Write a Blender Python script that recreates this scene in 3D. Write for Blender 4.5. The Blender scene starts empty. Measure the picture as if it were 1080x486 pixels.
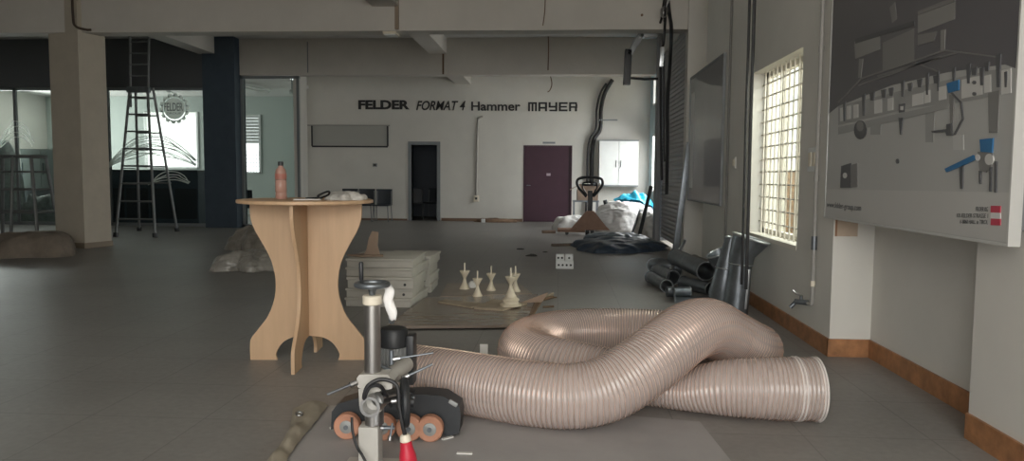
import bpy, bmesh, math, random
from mathutils import Vector, Matrix, Euler, noise
random.seed(7)
C = bpy.context.scene.collection
PI = math.pi

# ------------------------------------------------------------------ camera
def nrm(v):
    l = math.sqrt(sum(a*a for a in v)); return tuple(a/l for a in v)
def dot(a, b): return sum(x*y for x, y in zip(a, b))
def cross(a, b): return (a[1]*b[2]-a[2]*b[1], a[2]*b[0]-a[0]*b[2], a[0]*b[1]-a[1]*b[0])
FPX, HC = 780.0, 1.25
Yc = nrm((50, -57, 780)); _u = (.012, -1, 0); _k = dot(_u, Yc)
Zc = nrm(tuple(a-_k*b for a, b in zip(_u, Yc))); Xc = cross(Yc, Zc)
def ray(px, py):
    v = (px-540, py-243, FPX); return (dot(v, Xc), dot(v, Yc), dot(v, Zc))
def F(px, py, z=0.0):          # point of the photo on the horizontal plane z
    r = ray(px, py); t = (z-HC)/r[2]; return Vector((r[0]*t, r[1]*t, z))
def D(px, py, y):              # point on the frontal plane Y = y
    r = ray(px, py); t = y/r[1]; return Vector((r[0]*t, y, HC+r[2]*t))
def W(px, py, x):              # point on the side plane X = x
    r = ray(px, py); t = x/r[0]; return Vector((x, r[1]*t, HC+r[2]*t))
cam = bpy.data.cameras.new('camera'); co = bpy.data.objects.new('camera', cam); C.objects.link(co)
cam.sensor_width = 36; cam.lens = 36*FPX/1080; cam.clip_end = 200; cam.clip_start = .05
m = Matrix(((Xc[0], -Xc[1], -Xc[2], 0), (Yc[0], -Yc[1], -Yc[2], 0), (Zc[0], -Zc[1], -Zc[2], HC), (0, 0, 0, 1)))
co.matrix_world = m
bpy.context.scene.camera = co
vs = bpy.context.scene.view_settings
vs.view_transform = 'Standard'; vs.look = 'None'; vs.gamma = 1; vs.use_curve_mapping = False; vs.exposure = .12

# ------------------------------------------------------------------ materials
MATS = {}
def mat(name, col, rough=.6, metal=0, var=.0, scale=4, bump=0, bscale=40, stretch=None, spec=None, col2=None, coat=0, alpha=None, emis=None):
    if name in MATS: return MATS[name]
    m = bpy.data.materials.new(name); m.use_nodes = True
    nt = m.node_tree; b = nt.nodes['Principled BSDF']
    b.inputs['Base Color'].default_value = (*col, 1); b.inputs['Roughness'].default_value = rough
    b.inputs['Metallic'].default_value = metal
    if spec is not None: b.inputs['Specular IOR Level'].default_value = spec
    if coat: b.inputs['Coat Weight'].default_value = coat
    if alpha is not None: b.inputs['Alpha'].default_value = alpha
    if emis: b.inputs['Emission Color'].default_value = (*col, 1); b.inputs['Emission Strength'].default_value = emis
    tc = nt.nodes.new('ShaderNodeTexCoord'); mp = nt.nodes.new('ShaderNodeMapping')
    nt.links.new(tc.outputs['Object'], mp.inputs['Vector'])
    if stretch: mp.inputs['Scale'].default_value = stretch
    if var or col2:
        n = nt.nodes.new('ShaderNodeTexNoise'); n.inputs['Scale'].default_value = scale; n.inputs['Detail'].default_value = 6
        n.inputs['Roughness'].default_value = .6
        nt.links.new(mp.outputs[0], n.inputs['Vector'])
        r = nt.nodes.new('ShaderNodeValToRGB')
        c1 = tuple(max(0, c*(1-var)) for c in col); c2 = col2 or tuple(min(1, c*(1+var)) for c in col)
        r.color_ramp.elements[0].color = (*c1, 1); r.color_ramp.elements[1].color = (*c2, 1)
        r.color_ramp.elements[0].position = .32; r.color_ramp.elements[1].position = .7
        nt.links.new(n.outputs['Fac'], r.inputs['Fac']); nt.links.new(r.outputs['Color'], b.inputs['Base Color'])
    if bump:
        n2 = nt.nodes.new('ShaderNodeTexNoise'); n2.inputs['Scale'].default_value = bscale; n2.inputs['Detail'].default_value = 5
        bp = nt.nodes.new('ShaderNodeBump'); bp.inputs['Strength'].default_value = bump; bp.inputs['Distance'].default_value = .02
        nt.links.new(mp.outputs[0], n2.inputs['Vector']); nt.links.new(n2.outputs['Fac'], bp.inputs['Height'])
        nt.links.new(bp.outputs['Normal'], b.inputs['Normal'])
    MATS[name] = m
    return m
def seethrough(name, tint, fac, col, rough, spec=.5):
    m = bpy.data.materials.new(name); m.use_nodes = True; nt = m.node_tree
    b = nt.nodes['Principled BSDF']; out = nt.nodes['Material Output']
    b.inputs['Base Color'].default_value = (*col, 1); b.inputs['Roughness'].default_value = rough
    b.inputs['Specular IOR Level'].default_value = spec
    t = nt.nodes.new('ShaderNodeBsdfTransparent'); t.inputs['Color'].default_value = (*tint, 1)
    mx = nt.nodes.new('ShaderNodeMixShader'); mx.inputs['Fac'].default_value = fac
    nt.links.new(t.outputs[0], mx.inputs[1]); nt.links.new(b.outputs[0], mx.inputs[2])
    nt.links.new(mx.outputs[0], out.inputs['Surface']); MATS[name] = m
    return m
wall_m = mat('wall_paint', (.66, .645, .60), .75, var=.05, scale=1.2, bump=.03, bscale=60)
beam_m = mat('beam_paint', (.60, .575, .53), .8, var=.05, scale=1.5, bump=.03, bscale=50)
ceil_m = mat('ceiling_paint', (.68, .67, .65), .85, var=.04)
bluewall_m = mat('pale_blue_paint', (.50, .62, .66), .7, var=.05, scale=2)
blue_m = mat('dark_blue_paint', (.06, .085, .115), .6, var=.1)
skirt_m = mat('brown_tile_skirting', (.36, .17, .075), .45, var=.35, scale=9, bump=.05)
wood_m = mat('beech_board', (.55, .37, .225), .5, var=.07, scale=3, stretch=(6, 6, .6))
black_m = mat('black_plastic', (.022, .024, .027), .45, var=.15)
dsteel_m = mat('dark_galvanised_steel', (.19, .21, .23), .38, .75, var=.25, scale=7)
galv_m = mat('bright_galvanised_steel', (.55, .58, .60), .3, .85, var=.15, scale=6)
chrome_m = mat('chrome', (.42, .42, .42), .32, 1, var=.05)
alum_m = mat('weathered_aluminium', (.21, .22, .225), .5, .5, var=.15)
cast_m = mat('pale_grey_casting', (.47, .455, .42), .5, var=.06, scale=8)
motor_m = mat('motor_grey', (.30, .31, .31), .45, .3)
cable_m = mat('black_cable', (.018, .018, .02), .5)
white_m = mat('white_lacquer', (.72, .74, .73), .4, var=.03)
foam_m = mat('white_foam_board', (.52, .50, .45), .75, var=.08, scale=5, bump=.06)
paper_m = mat('white_paper', (.7, .69, .66), .8)
card_m = mat('brown_cardboard', (.31, .225, .17), .8, var=.12, scale=5)
tan_m = mat('tan_rubber', (.48, .235, .15), .6, var=.08, scale=12)
red_m = mat('red_plastic', (.52, .02, .045), .4, var=.08)
cream_m = mat('cream_plastic', (.74, .68, .56), .5, var=.05)
plastic_m = mat('crumpled_white_plastic', (.80, .79, .78), .35, var=.08, scale=6, bump=.25, bscale=18)
dusty_m = mat('dusty_clear_plastic', (.30, .285, .255), .3, var=.25, scale=7, bump=.3, bscale=16)
tarp_m = mat('blue_tarpaulin', (.03, .42, .62), .4, var=.15, scale=6, bump=.3, bscale=15)
navy_m = mat('navy_tarpaulin', (.045, .065, .095), .5, var=.4, scale=8, bump=.4, bscale=14)
purple_m = mat('plum_door_paint', (.052, .017, .033), .5, var=.06)
frame_m = mat('grey_door_frame', (.22, .24, .25), .5)
mdf_m = mat('glossy_brown_board', (.19, .15, .118), .22, var=.12, scale=2.5, stretch=(1, 5, 1))
chair_m = mat('dark_blue_plastic', (.028, .036, .046), .45, var=.1)
ink_m = mat('black_lettering', (.02, .02, .022), .5)
shut_m = mat('grey_shutter_steel', (.27, .27, .265), .45, .35, var=.1)
brown_m = mat('dark_wood', (.16, .10, .06), .7, var=.2)
canvas_m = mat('dusty_beige_canvas', (.30, .265, .205), .85, var=.12, scale=9)
out_m = mat('outdoor_cream_wall', (.84, .80, .68), .9, var=.06)
outg_m = mat('outdoor_ground', (.45, .36, .27), .9, var=.2)
glass_m = seethrough('clear_glass', (.86, .90, .89), .08, (.10, .12, .125), .05)
hose_m = seethrough('clear_ribbed_plastic', (.90, .82, .78), .60, (.66, .565, .53), .15, .9)
bottle_m = seethrough('pink_clear_plastic', (.9, .72, .66), .55, (.55, .33, .27), .15)
frost_m = seethrough('frosted_white_film', (.9, .95, .93), .72, (.72, .78, .75), .6)

film = mat('white_film', (.72, .76, .73), .6)
def _film():
    nt = film.node_tree; b = nt.nodes['Principled BSDF']; out = nt.nodes['Material Output']
    t = nt.nodes.new('ShaderNodeBsdfTranslucent'); t.inputs['Color'].default_value = (.95, .97, .95, 1)
    mx = nt.nodes.new('ShaderNodeMixShader'); mx.inputs[0].default_value = .8
    nt.links.new(b.outputs[0], mx.inputs[1]); nt.links.new(t.outputs[0], mx.inputs[2]); nt.links.new(mx.outputs[0], out.inputs['Surface'])
_film()
# floor: dark dusty concrete tiles
def floor_mat():
    m = bpy.data.materials.new('dusty_grey_floor'); m.use_nodes = True; nt = m.node_tree; b = nt.nodes['Principled BSDF']
    tc = nt.nodes.new('ShaderNodeTexCoord')
    n1 = nt.nodes.new('ShaderNodeTexNoise'); n1.inputs['Scale'].default_value = .7; n1.inputs['Detail'].default_value = 8; n1.inputs['Roughness'].default_value = .65
    n2 = nt.nodes.new('ShaderNodeTexNoise'); n2.inputs['Scale'].default_value = 26; n2.inputs['Detail'].default_value = 4
    br = nt.nodes.new('ShaderNodeTexBrick'); br.offset = 0; br.inputs['Scale'].default_value = 1
    br.inputs['Brick Width'].default_value = .6; br.inputs['Row Height'].default_value = .6; br.inputs['Mortar Size'].default_value = .004
    br.inputs['Color1'].default_value = (1, 1, 1, 1); br.inputs['Color2'].default_value = (.94, .94, .94, 1); br.inputs['Mortar'].default_value = (.72, .72, .72, 1)
    for n in (n1, n2, br): nt.links.new(tc.outputs['Object'], n.inputs['Vector'])
    r = nt.nodes.new('ShaderNodeValToRGB')
    r.color_ramp.elements[0].position = .3; r.color_ramp.elements[0].color = (.195, .187, .175, 1)
    r.color_ramp.elements[1].position = .72; r.color_ramp.elements[1].color = (.29, .28, .265, 1)
    nt.links.new(n1.outputs['Fac'], r.inputs['Fac'])
    m1 = nt.nodes.new('ShaderNodeMixRGB'); m1.blend_type = 'MULTIPLY'; m1.inputs[0].default_value = 1
    nt.links.new(r.outputs[0], m1.inputs[1]); nt.links.new(br.outputs['Color'], m1.inputs[2])
    m2 = nt.nodes.new('ShaderNodeMixRGB'); m2.blend_type = 'OVERLAY'; m2.inputs[0].default_value = .18
    nt.links.new(m1.outputs[0], m2.inputs[1]); nt.links.new(n2.outputs['Fac'], m2.inputs[2])
    nt.links.new(m2.outputs[0], b.inputs['Base Color'])
    mr = nt.nodes.new('ShaderNodeMapRange'); mr.inputs[3].default_value = .34; mr.inputs[4].default_value = .54
    nt.links.new(n1.outputs['Fac'], mr.inputs[0]); nt.links.new(mr.outputs[0], b.inputs['Roughness'])
    return m
floor_m = floor_mat()

# ------------------------------------------------------------------ mesh builder
OFF = {}
def tag(o, label=None, cat=None, group=None, kind=None):
    if label: o['label'] = label
    if cat: o['category'] = cat
    if group: o['group'] = group
    if kind: o['kind'] = kind
    return o
def thing(name, label, cat, loc=(0, 0, 0), group=None, rz=0):
    o = bpy.data.objects.new(name, None); C.objects.link(o); o.location = loc; o.empty_display_size = .1
    o.rotation_euler = (0, 0, rz)
    OFF[o.name] = Vector(loc); return tag(o, label, cat, group)
class MB:
    def __init__(s): s.bm = bmesh.new()
    def faces(s, vs, fs):
        v = [s.bm.verts.new(p) for p in vs]
        for f in fs:
            try: s.bm.faces.new([v[i] for i in f])
            except ValueError: pass
        return s
    def box(s, c, size, rot=None, bev=0):
        x, y, z = (a/2 for a in size)
        R = rot.to_matrix() if isinstance(rot, Euler) else (rot or Matrix.Identity(3)); c = Vector(c)
        vs = [c + R @ Vector((a*x, b*y, d*z)) for a in (-1, 1) for b in (-1, 1) for d in (-1, 1)]
        v = [s.bm.verts.new(p) for p in vs]
        fs = [s.bm.faces.new([v[i] for i in f]) for f in ((0, 1, 3, 2), (4, 6, 7, 5), (0, 4, 5, 1), (2, 3, 7, 6), (0, 2, 6, 4), (1, 5, 7, 3))]
        if bev:
            es = list({e for f in fs for e in f.edges})
            bmesh.ops.bevel(s.bm, geom=es, offset=bev, segments=2, affect='EDGES', profile=.6)
        return s
    def bb(s, x0, x1, y0, y1, z0, z1, bev=0):
        return s.box(((x0+x1)/2, (y0+y1)/2, (z0+z1)/2), (abs(x1-x0), abs(y1-y0), abs(z1-z0)), None, bev)
    def rings(s, rs, closed=False, cap=True):
        V = [[s.bm.verts.new(p) for p in r] for r in rs]; n = len(V[0])
        m = len(V) if closed else len(V)-1
        for i in range(m):
            a, b = V[i], V[(i+1) % len(V)]
            for j in range(n):
                s.bm.faces.new((a[j], a[(j+1) % n], b[(j+1) % n], b[j]))
        if cap and not closed:
            s.bm.faces.new(V[0][::-1]); s.bm.faces.new(V[-1])
        return s
    def cyl(s, p0, p1, r0, r1=None, n=16, cap=True):
        p0, p1 = Vector(p0), Vector(p1); r1 = r0 if r1 is None else r1
        d = (p1-p0).normalized(); a = d.orthogonal().normalized(); b = d.cross(a)
        cs = [(math.cos(2*PI*i/n), math.sin(2*PI*i/n)) for i in range(n)]
        return s.rings([[p0+(a*x+b*y)*max(r0, 1e-4) for x, y in cs], [p1+(a*x+b*y)*max(r1, 1e-4) for x, y in cs]], cap=cap)
    def lathe(s, prof, o=(0, 0, 0), axis=(0, 0, 1), n=24, cap=True):
        o = Vector(o); d = Vector(axis).normalized(); a = d.orthogonal().normalized(); b = d.cross(a)
        cs = [(math.cos(2*PI*i/n), math.sin(2*PI*i/n)) for i in range(n)]
        return s.rings([[o+d*z+(a*x+b*y)*max(r, 1e-4) for x, y in cs] for r, z in prof], cap=cap)
    def torus(s, c, axis, R, r, n=28, k=8):
        c = Vector(c); d = Vector(axis).normalized(); a = d.orthogonal().normalized(); b = d.cross(a)
        return s.rings([[c+(a*math.cos(t)+b*math.sin(t))*(R+r*math.cos(q))+d*r*math.sin(q) for q in (2*PI*j/k for j in range(k))] for t in (2*PI*i/n for i in range(n))], closed=True)
    def tube(s, pts, r, n=8, cap=True, closed=False):
        pts = [Vector(p) for p in pts]; R = []; a = None
        for i, p in enumerate(pts):
            t = (pts[min(i+1, len(pts)-1)]-pts[max(i-1, 0)]).normalized()
            if a is None: a = t.orthogonal().normalized()
            a = (a-t*a.dot(t)).normalized(); b = t.cross(a)
            rr = r(i/(len(pts)-1)) if callable(r) else r
            R.append([p+(a*math.cos(2*PI*j/n)+b*math.sin(2*PI*j/n))*rr for j in range(n)])
        return s.rings(R, cap=cap)
    def prism(s, pts, vec):
        pts = [Vector(p) for p in pts]; vec = Vector(vec); n = len(pts)
        a = [s.bm.verts.new(p) for p in pts]; b = [s.bm.verts.new(p+vec) for p in pts]
        s.bm.faces.new(a[::-1]); s.bm.faces.new(b)
        for i in range(n): s.bm.faces.new((a[i], a[(i+1) % n], b[(i+1) % n], b[i]))
        return s
    def lump(s, c, rx, ry, h, seed=0, amp=.3, freq=3, n=40, k=14, power=.7, outline=.2, rz=0):
        c = Vector(c); rows = []; sd = Vector((seed*7.3, seed*3.1, seed*1.7))
        for i in range(k+1):
            q = i/k; row = []
            for j in range(n):
                t = 2*PI*j/n
                o = 1+outline*(noise.noise(Vector((math.cos(t)*1.6, math.sin(t)*1.6, 0))+sd)*2)
                rr = math.cos(q*PI/2)**power if q < 1 else .001
                z = h*math.sin(q*PI/2)
                d = Vector((math.cos(t)*rr*o*rx, math.sin(t)*rr*o*ry, z))
                e = d*freq/max(rx, .05)*.3+sd
                w = noise.noise(e)*1.1+noise.noise(e*2.1)*.6+(.35-abs(noise.noise(e*1.7+sd))*1.6)*.55
                f = 1+amp*.6*w*(0.3+.7*q)*(1 if q > 0 else .3)
                d = Vector((d.x*f, d.y*f, max(.003, d.z*(1+amp*w*.6))))
                if q == 0: d.z = 0
                d = Vector((d.x*math.cos(rz)-d.y*math.sin(rz), d.x*math.sin(rz)+d.y*math.cos(rz), d.z))
                row.append(c+d)
            rows.append(row)
        return s.rings(rows)
    def solid(s, th):
        bmesh.ops.recalc_face_normals(s.bm, faces=s.bm.faces[:]); s.bm.normal_update(); bmesh.ops.solidify(s.bm, geom=s.bm.faces[:], thickness=th)
        return s
    def crease(s, amp, freq, seed=0, zmin=.004):
        s.bm.normal_update(); o = Vector((seed*3.3, seed*1.9, seed))
        mv = []
        for v in s.bm.verts:
            e = v.co*freq+o
            w = (.5-abs(noise.noise(e))*2)*.6+(.5-abs(noise.noise(e*2.3))*2)*.3+noise.noise(e*.6)*.5
            mv.append(v.co+v.normal*amp*w)
        for v, c in zip(s.bm.verts, mv):
            if v.co.z > zmin: v.co = Vector((c.x, c.y, max(c.z, zmin)))
        return s
    def build(s, name, mat, parent=None, at=None, ang=35, label=None):
        bmesh.ops.recalc_face_normals(s.bm, faces=s.bm.faces[:])
        off = OFF[parent.name] if parent is not None else Vector(at if at is not None else (0, 0, 0))
        if off.length: bmesh.ops.translate(s.bm, verts=s.bm.verts[:], vec=-off)
        me = bpy.data.meshes.new(name); s.bm.to_mesh(me); s.bm.free()
        if ang:
            for p in me.polygons: p.use_smooth = True
            me.set_sharp_from_angle(angle=math.radians(ang))
        me.materials.append(mat)
        o = bpy.data.objects.new(name, me); C.objects.link(o); OFF[o.name] = off
        if parent is not None: o.parent = parent
        else: o.location = off
        if label: o['label'] = label
        return o
def kids(o): return [c for c in list(bpy.data.objects) if c.parent == o]
def copy_tree(o, parent=None):
    c = o.copy(); C.objects.link(c); OFF[c.name] = OFF.get(o.name, Vector())
    if parent is not None: c.parent = parent
    for ch in kids(o): copy_tree(ch, c)
    return c
def spline(P, per=10, closed=False):
    P = [Vector(p) for p in P]; out = []; n = len(P)
    for i in range(n if closed else n-1):
        g = (lambda j: P[j % n]) if closed else (lambda j: P[min(max(j, 0), n-1)])
        a, b, c, d = g(i-1), g(i), g(i+1), g(i+2)
        for k in range(per):
            t = k/per
            out.append(.5*((2*b)+(c-a)*t+(2*a-5*b+4*c-d)*t*t+(3*b-a-3*c+d)*t**3))
    if not closed: out.append(P[-1])
    return out
def struct(name, mb, m, ang=0):
    return tag(mb.build(name, m, ang=ang), kind='structure')
def holed(mb, axis, pos, th, a0, a1, z0, z1, holes):
    """wall slab: axis 'x' (plane X=pos..pos+th, a = Y) or 'y'; holes = (a0,a1,z0,z1)"""
    A = sorted({a0, a1, *[h[0] for h in holes], *[h[1] for h in holes]}); Z = sorted({z0, z1, *[h[2] for h in holes], *[h[3] for h in holes]})
    for i in range(len(A)-1):
        for j in range(len(Z)-1):
            ca, cz = (A[i]+A[i+1])/2, (Z[j]+Z[j+1])/2
            if any(h[0] < ca < h[1] and h[2] < cz < h[3] for h in holes): continue
            if axis == 'x': mb.bb(pos, pos+th, A[i], A[i+1], Z[j], Z[j+1])
            else: mb.bb(A[i], A[i+1], pos, pos+th, Z[j], Z[j+1])
    return mb
def text_mb(body, width, height, place, depth=.004, bold=0, shear=0, space=1):
    """text fitted to width x height; place(u, v, w) -> world point"""
    cu = bpy.data.curves.new('t', 'FONT'); cu.body = body; cu.offset = bold; cu.shear = shear; cu.space_character = space; cu.resolution_u = 4
    o = bpy.data.objects.new('t', cu); C.objects.link(o); bpy.context.view_layer.update()
    me = bpy.data.meshes.new_from_object(o.evaluated_get(bpy.context.evaluated_depsgraph_get()))
    xs = [v.co.x for v in me.vertices]; ys = [v.co.y for v in me.vertices]
    x0, x1, y0, y1 = min(xs), max(xs), min(ys), max(ys)
    mb = MB(); vv = []
    for v in me.vertices:
        vv.append(((v.co.x-x0)/(x1-x0)*width, (v.co.y-y0)/(y1-y0)*height))
    mb.faces([place(u, v, depth) for u, v in vv], [list(p.vertices) for p in me.polygons])
    ext = bmesh.ops.extrude_face_region(mb.bm, geom=mb.bm.faces[:])
    moved = [g for g in ext['geom'] if isinstance(g, bmesh.types.BMVert)]
    dv = Vector(place(0, 0, 0))-Vector(place(0, 0, depth))
    bmesh.ops.translate(mb.bm, verts=moved, vec=dv)
    bpy.data.objects.remove(o); bpy.data.curves.remove(cu); bpy.data.meshes.remove(me)
    return mb
# ------------------------------------------------------------------ the setting
CZ = 4.38
WX = 1.91           # main right wall
BY = 20.3           # far wall
struct('floor', MB().bb(-16, 2.6, -2.7, 24.5, -.12, 0), floor_m)
struct('ceiling', MB().bb(-16.2, 2.8, -2.7, 20.5, CZ, CZ+.15), ceil_m)
# near pillar, recess, window wall, second recess
struct('wall_right_near', MB().bb(1.99, 2.6, -2.5, 3.64, 0, CZ), wall_m)
struct('wall_right_recess', MB().bb(2.19, 2.6, 3.64, 5.27, 0, CZ), wall_m)
struct('wall_right', holed(MB(), 'x', WX, .28, 5.27, 9.95, 0, CZ, [(6.06, 7.6, .70, 2.285)]), wall_m)
struct('wall_right_bay', MB().bb(2.25, 2.6, 9.95, 11.75, 0, CZ), wall_m)
struct('pillar', MB().bb(1.96, 2.6, 11.75, 11.98, 0, CZ), wall_m)
struct('wall_right_lintel', MB().bb(1.97, 2.2, 11.98, 14.72, 3.62, CZ), wall_m)
struct('pillar', MB().bb(1.9, 2.6, 14.72, 15.1, 0, CZ), mat('dark_grey_paint', (.30, .31, .32), .7, var=.05))  # column in one even darker grey
struct('wall_right_far', holed(MB(), 'x', 2.42, .06, 15.1, BY, 0, CZ, [(15.8, 19.75, .85, 2.36), (18.0, 19.8, 3.1, 3.85)]), bluewall_m)
# baseboards
def bbd(name, x0, x1, y0, y1, m=skirt_m, h=.125): struct(name, MB().bb(x0, x1, y0, y1, 0, h), m)
bbd('baseboard_right_near', 1.975, 1.99, -2, 3.64)
bbd('baseboard_right_recess', 2.175, 2.19, 3.64, 5.27)
bbd('baseboard_right_return', 1.895, 2.19, 5.255, 5.27)
bbd('baseboard_right', 1.895, WX, 5.255, 9.95)
# far wall
gx0, gx1 = D(434, 200, BY).x, D(461, 200, BY).x
px0, px1 = D(552, 200, BY).x, D(603, 200, BY).x
struct('wall_far', holed(MB(), 'y', BY, .2, -7.3, 2.67, 0, CZ, [(gx0, gx1, -1, 2.09), (px0, px1, -1, 2.09)]), wall_m)
RX = D(316, 150, 17).x
struct('wall_left_return', MB().prism([(RX, 17.04, 0), (RX-.95, BY, 0), (RX-1.1, BY, 0), (RX-.15, 17.04, 0)], (0, 0, CZ)), wall_m)
bbd('baseboard_far', gx1+.12, px0-.02, BY-.015, BY, m=mat('brown_skirting_paint', (.17, .10, .06), .5), h=.08)
bbd('baseboard_far_left', RX-.9, gx0-.12, BY-.015, BY, m=MATS['brown_skirting_paint'], h=.05)
# beams
struct('beam', MB().bb(-16, 2.25, 11.82, 12.15, 3.54, CZ), beam_m)
struct('beam', MB().bb(RX-2.3, 2.42, 17.0, 17.3, 3.55, CZ), beam_m)
struct('beam', MB().bb(-3.0, -2.58, -2.5, 11.82, 3.92, CZ), beam_m)
struct('beam', MB().bb(-3.0, -2.6, 12.15, 17.0, 4.02, CZ), beam_m)
struct('beam', MB().bb(-2.86, -2.44, 17.3, BY, 3.74, CZ), beam_m)
struct('beam', MB().bb(-8.32, -7.92, 12.15, 16.8, 4.0, CZ), beam_m)
struct('pillar', MB().prism([(-7.84, 11.74, 0), (-7.70, 12.25, 0), (-8.3, 12.5, 0), (-8.47, 11.93, 0)], (0, 0, CZ)), mat('pillar_paint', (.52, .47, .39), .8, var=.05))
struct('baseboard_pillar', MB().prism([(-7.83, 11.72, 0), (-7.68, 12.26, 0), (-8.3, 12.53, 0), (-8.49, 11.92, 0)], (0, 0, .09)), mat('pillar_skirting', (.27, .22, .165), .6))
struct('wall_left', MB().bb(-16.2, -16, -2.7, 24.5, 0, CZ), wall_m)
# far left: dark fascia, dark column and the glazed office behind
struct('trim_1', MB().bb(-16, -8.2, 16.93, 17.3, 3.26, CZ), mat('hazed_dark_fascia', (.105, .112, .12), .7))  # fascia colour lifted to stand in for haze
struct('pillar', MB().bb(-8.22, -7.46, 16.72, 17.3, 0, CZ), blue_m)
OY = 22.3
wa = (D(152, 118, OY), D(210, 178, OY)); wb = (D(248, 121, OY), D(275.5, 183, OY))
struct('wall_office', holed(MB(), 'y', OY, .15, -16, RX-1, 0, 3.7, [(wa[0].x, wa[1].x, wa[1].z, wa[0].z), (wb[0].x, wb[1].x, wb[1].z, wb[0].z)]), mat('office_grey_green_paint', (.45, .50, .47), .8))
struct('ceiling_office', MB().bb(-16, RX-.9, 17.3, OY, 3.62, 3.7), ceil_m)
struct('wall_office_right', MB().bb(RX-1.2, RX-1.08, BY+.2, OY, 0, 3.7), MATS['office_grey_green_paint'])

def glazing(n, x0, x1, z1, posts):
    t = tag(thing('window_%d' % n, None, None, (x0, 17.05, 0)), kind='structure')
    fr = MB()
    for x in posts: fr.bb(x-.03, x+.03, 17.02, 17.09, 0, z1)
    fr.bb(x0, x1, 17.02, 17.09, z1-.06, z1); fr.bb(x0, x1, 17.02, 17.09, 0, .07)
    fr.build('frame', frame_m, t, ang=0)
    MB().bb(x0, x1, 17.05, 17.058, .07, z1-.06).build('pane', glass_m, t, ang=0)
    return t
g1 = glazing(4, -16, -8.22, 3.26, (-13, -10.7, -8.25))
g2 = glazing(5, -7.46, RX, 3.53, (-7.43, RX-.04))

# office windows (bright day behind)
t = tag(thing('window_6', None, None, (wa[0].x, OY, wa[1].z)), kind='structure')
MB().bb(wa[0].x, wa[1].x, OY+.04, OY+.05, wa[1].z, wa[0].z).build('blind', film, t, ang=0)
b = MB()
for x in (wa[0].x+.02, wa[1].x-.02): b.bb(x-.03, x+.03, OY-.03, OY+.06, wa[1].z, wa[0].z)
b.bb(wa[0].x, wa[1].x, OY-.03, OY+.06, wa[1].z, wa[1].z+.05); b.build('frame', white_m, t, ang=0)
t = tag(thing('window_7', None, None, (wb[0].x, OY, wb[1].z)), kind='structure')
zm = D(260, 151, OY).z
b = MB()
for x in (wb[0].x+.02, wb[1].x-.02): b.bb(x-.03, x+.03, OY-.03, OY+.06, wb[1].z, wb[0].z)
b.bb(wb[0].x, wb[1].x, OY-.03, OY+.06, wb[1].z, wb[1].z+.05); b.build('frame', white_m, t, ang=0)
b = MB()
for i in range(9): b.bb(wb[0].x+.05, wb[1].x-.05, OY+.0, OY+.02, zm+i*(wb[0].z-zm)/9, zm+(i+.93)*(wb[0].z-zm)/9)
b.build('blind', mat('pale_blind', (.6, .62, .6), .6), t, ang=0)
b = MB()
for i in range(1, 6): x = wb[0].x+(wb[1].x-wb[0].x)*(.3+.7*i/6); b.cyl((x, OY+.08, wb[1].z), (x, OY+.08, zm-.25), .008, n=6)
for i in range(1, 7): z = wb[1].z+(zm-.25-wb[1].z)*i/6; b.cyl((wb[0].x+.2, OY+.08, z), (wb[1].x, OY+.08, z), .007, n=6)
b.build('grille', frame_m, t)

# window on the right wall with white grille
t = tag(thing('window_1', None, None, (2.05, 6.83, .70)), kind='structure')
b = MB(); y0, y1, z0, z1 = 6.06, 7.6, .70, 2.285
for y in (y0+.02, y1-.02): b.bb(2.05, 2.11, y-.03, y+.03, z0, z1)
for z in (z0+.02, z1-.02): b.bb(2.05, 2.11, y0, y1, z-.03, z+.03)
for k in (1, 2): y = y0+(y1-y0)*k/3; b.bb(2.06, 2.11, y-.022, y+.022, z0, z1)
b.build('frame', mat('cream_window_paint', (.72, .68, .60), .5), t, ang=0)
MB().bb(2.08, 2.084, y0, y1, z0, z1).build('pane', glass_m, t, ang=0)
b = MB()
for i in range(1, 12): y = y0+(y1-y0)*i/12; b.bb(2.0, 2.012, y-.007, y+.007, z0, z1)
for i in range(1, 13): z = z0+(z1-z0)*i/13; b.bb(2.012, 2.02, y0, y1, z-.007, z+.007)
b.build('grille', MATS['cream_window_paint'], t, ang=0)
MB().bb(1.905, 2.19, y0, y1, z0-.03, z0+.006).build('sill', MATS['cream_window_paint'], t, ang=0)

# far bay windows
for n, (y0, y1, z0, z1) in ((2, (15.8, 19.75, .85, 2.36)), (3, (18.0, 19.8, 3.1, 3.85))):
    t = tag(thing('window_%d' % n, None, None, (2.5, (y0+y1)/2, z0)), kind='structure')
    b = MB()
    for y in (y0+.02, y1-.02, *([y0+(y1-y0)*k/4 for k in (1, 2)] if n == 2 else [(y0+y1)/2])): b.bb(2.43, 2.47, y-.02, y+.03, z0, z1)
    for z in (z0+.02, z1-.02): b.bb(2.43, 2.47, y0, y1, z-.03, z+.03)
    b.build('frame', white_m, t, ang=0)
    b = MB()
    for i in range(1, 9 if n == 2 else 5):
        y = y0+(y1-y0)*i/(9 if n == 2 else 5); b.cyl((2.45, y, z0), (2.45, y, z1), .006, n=6)
    b.build('grille', frame_m, t)

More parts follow.
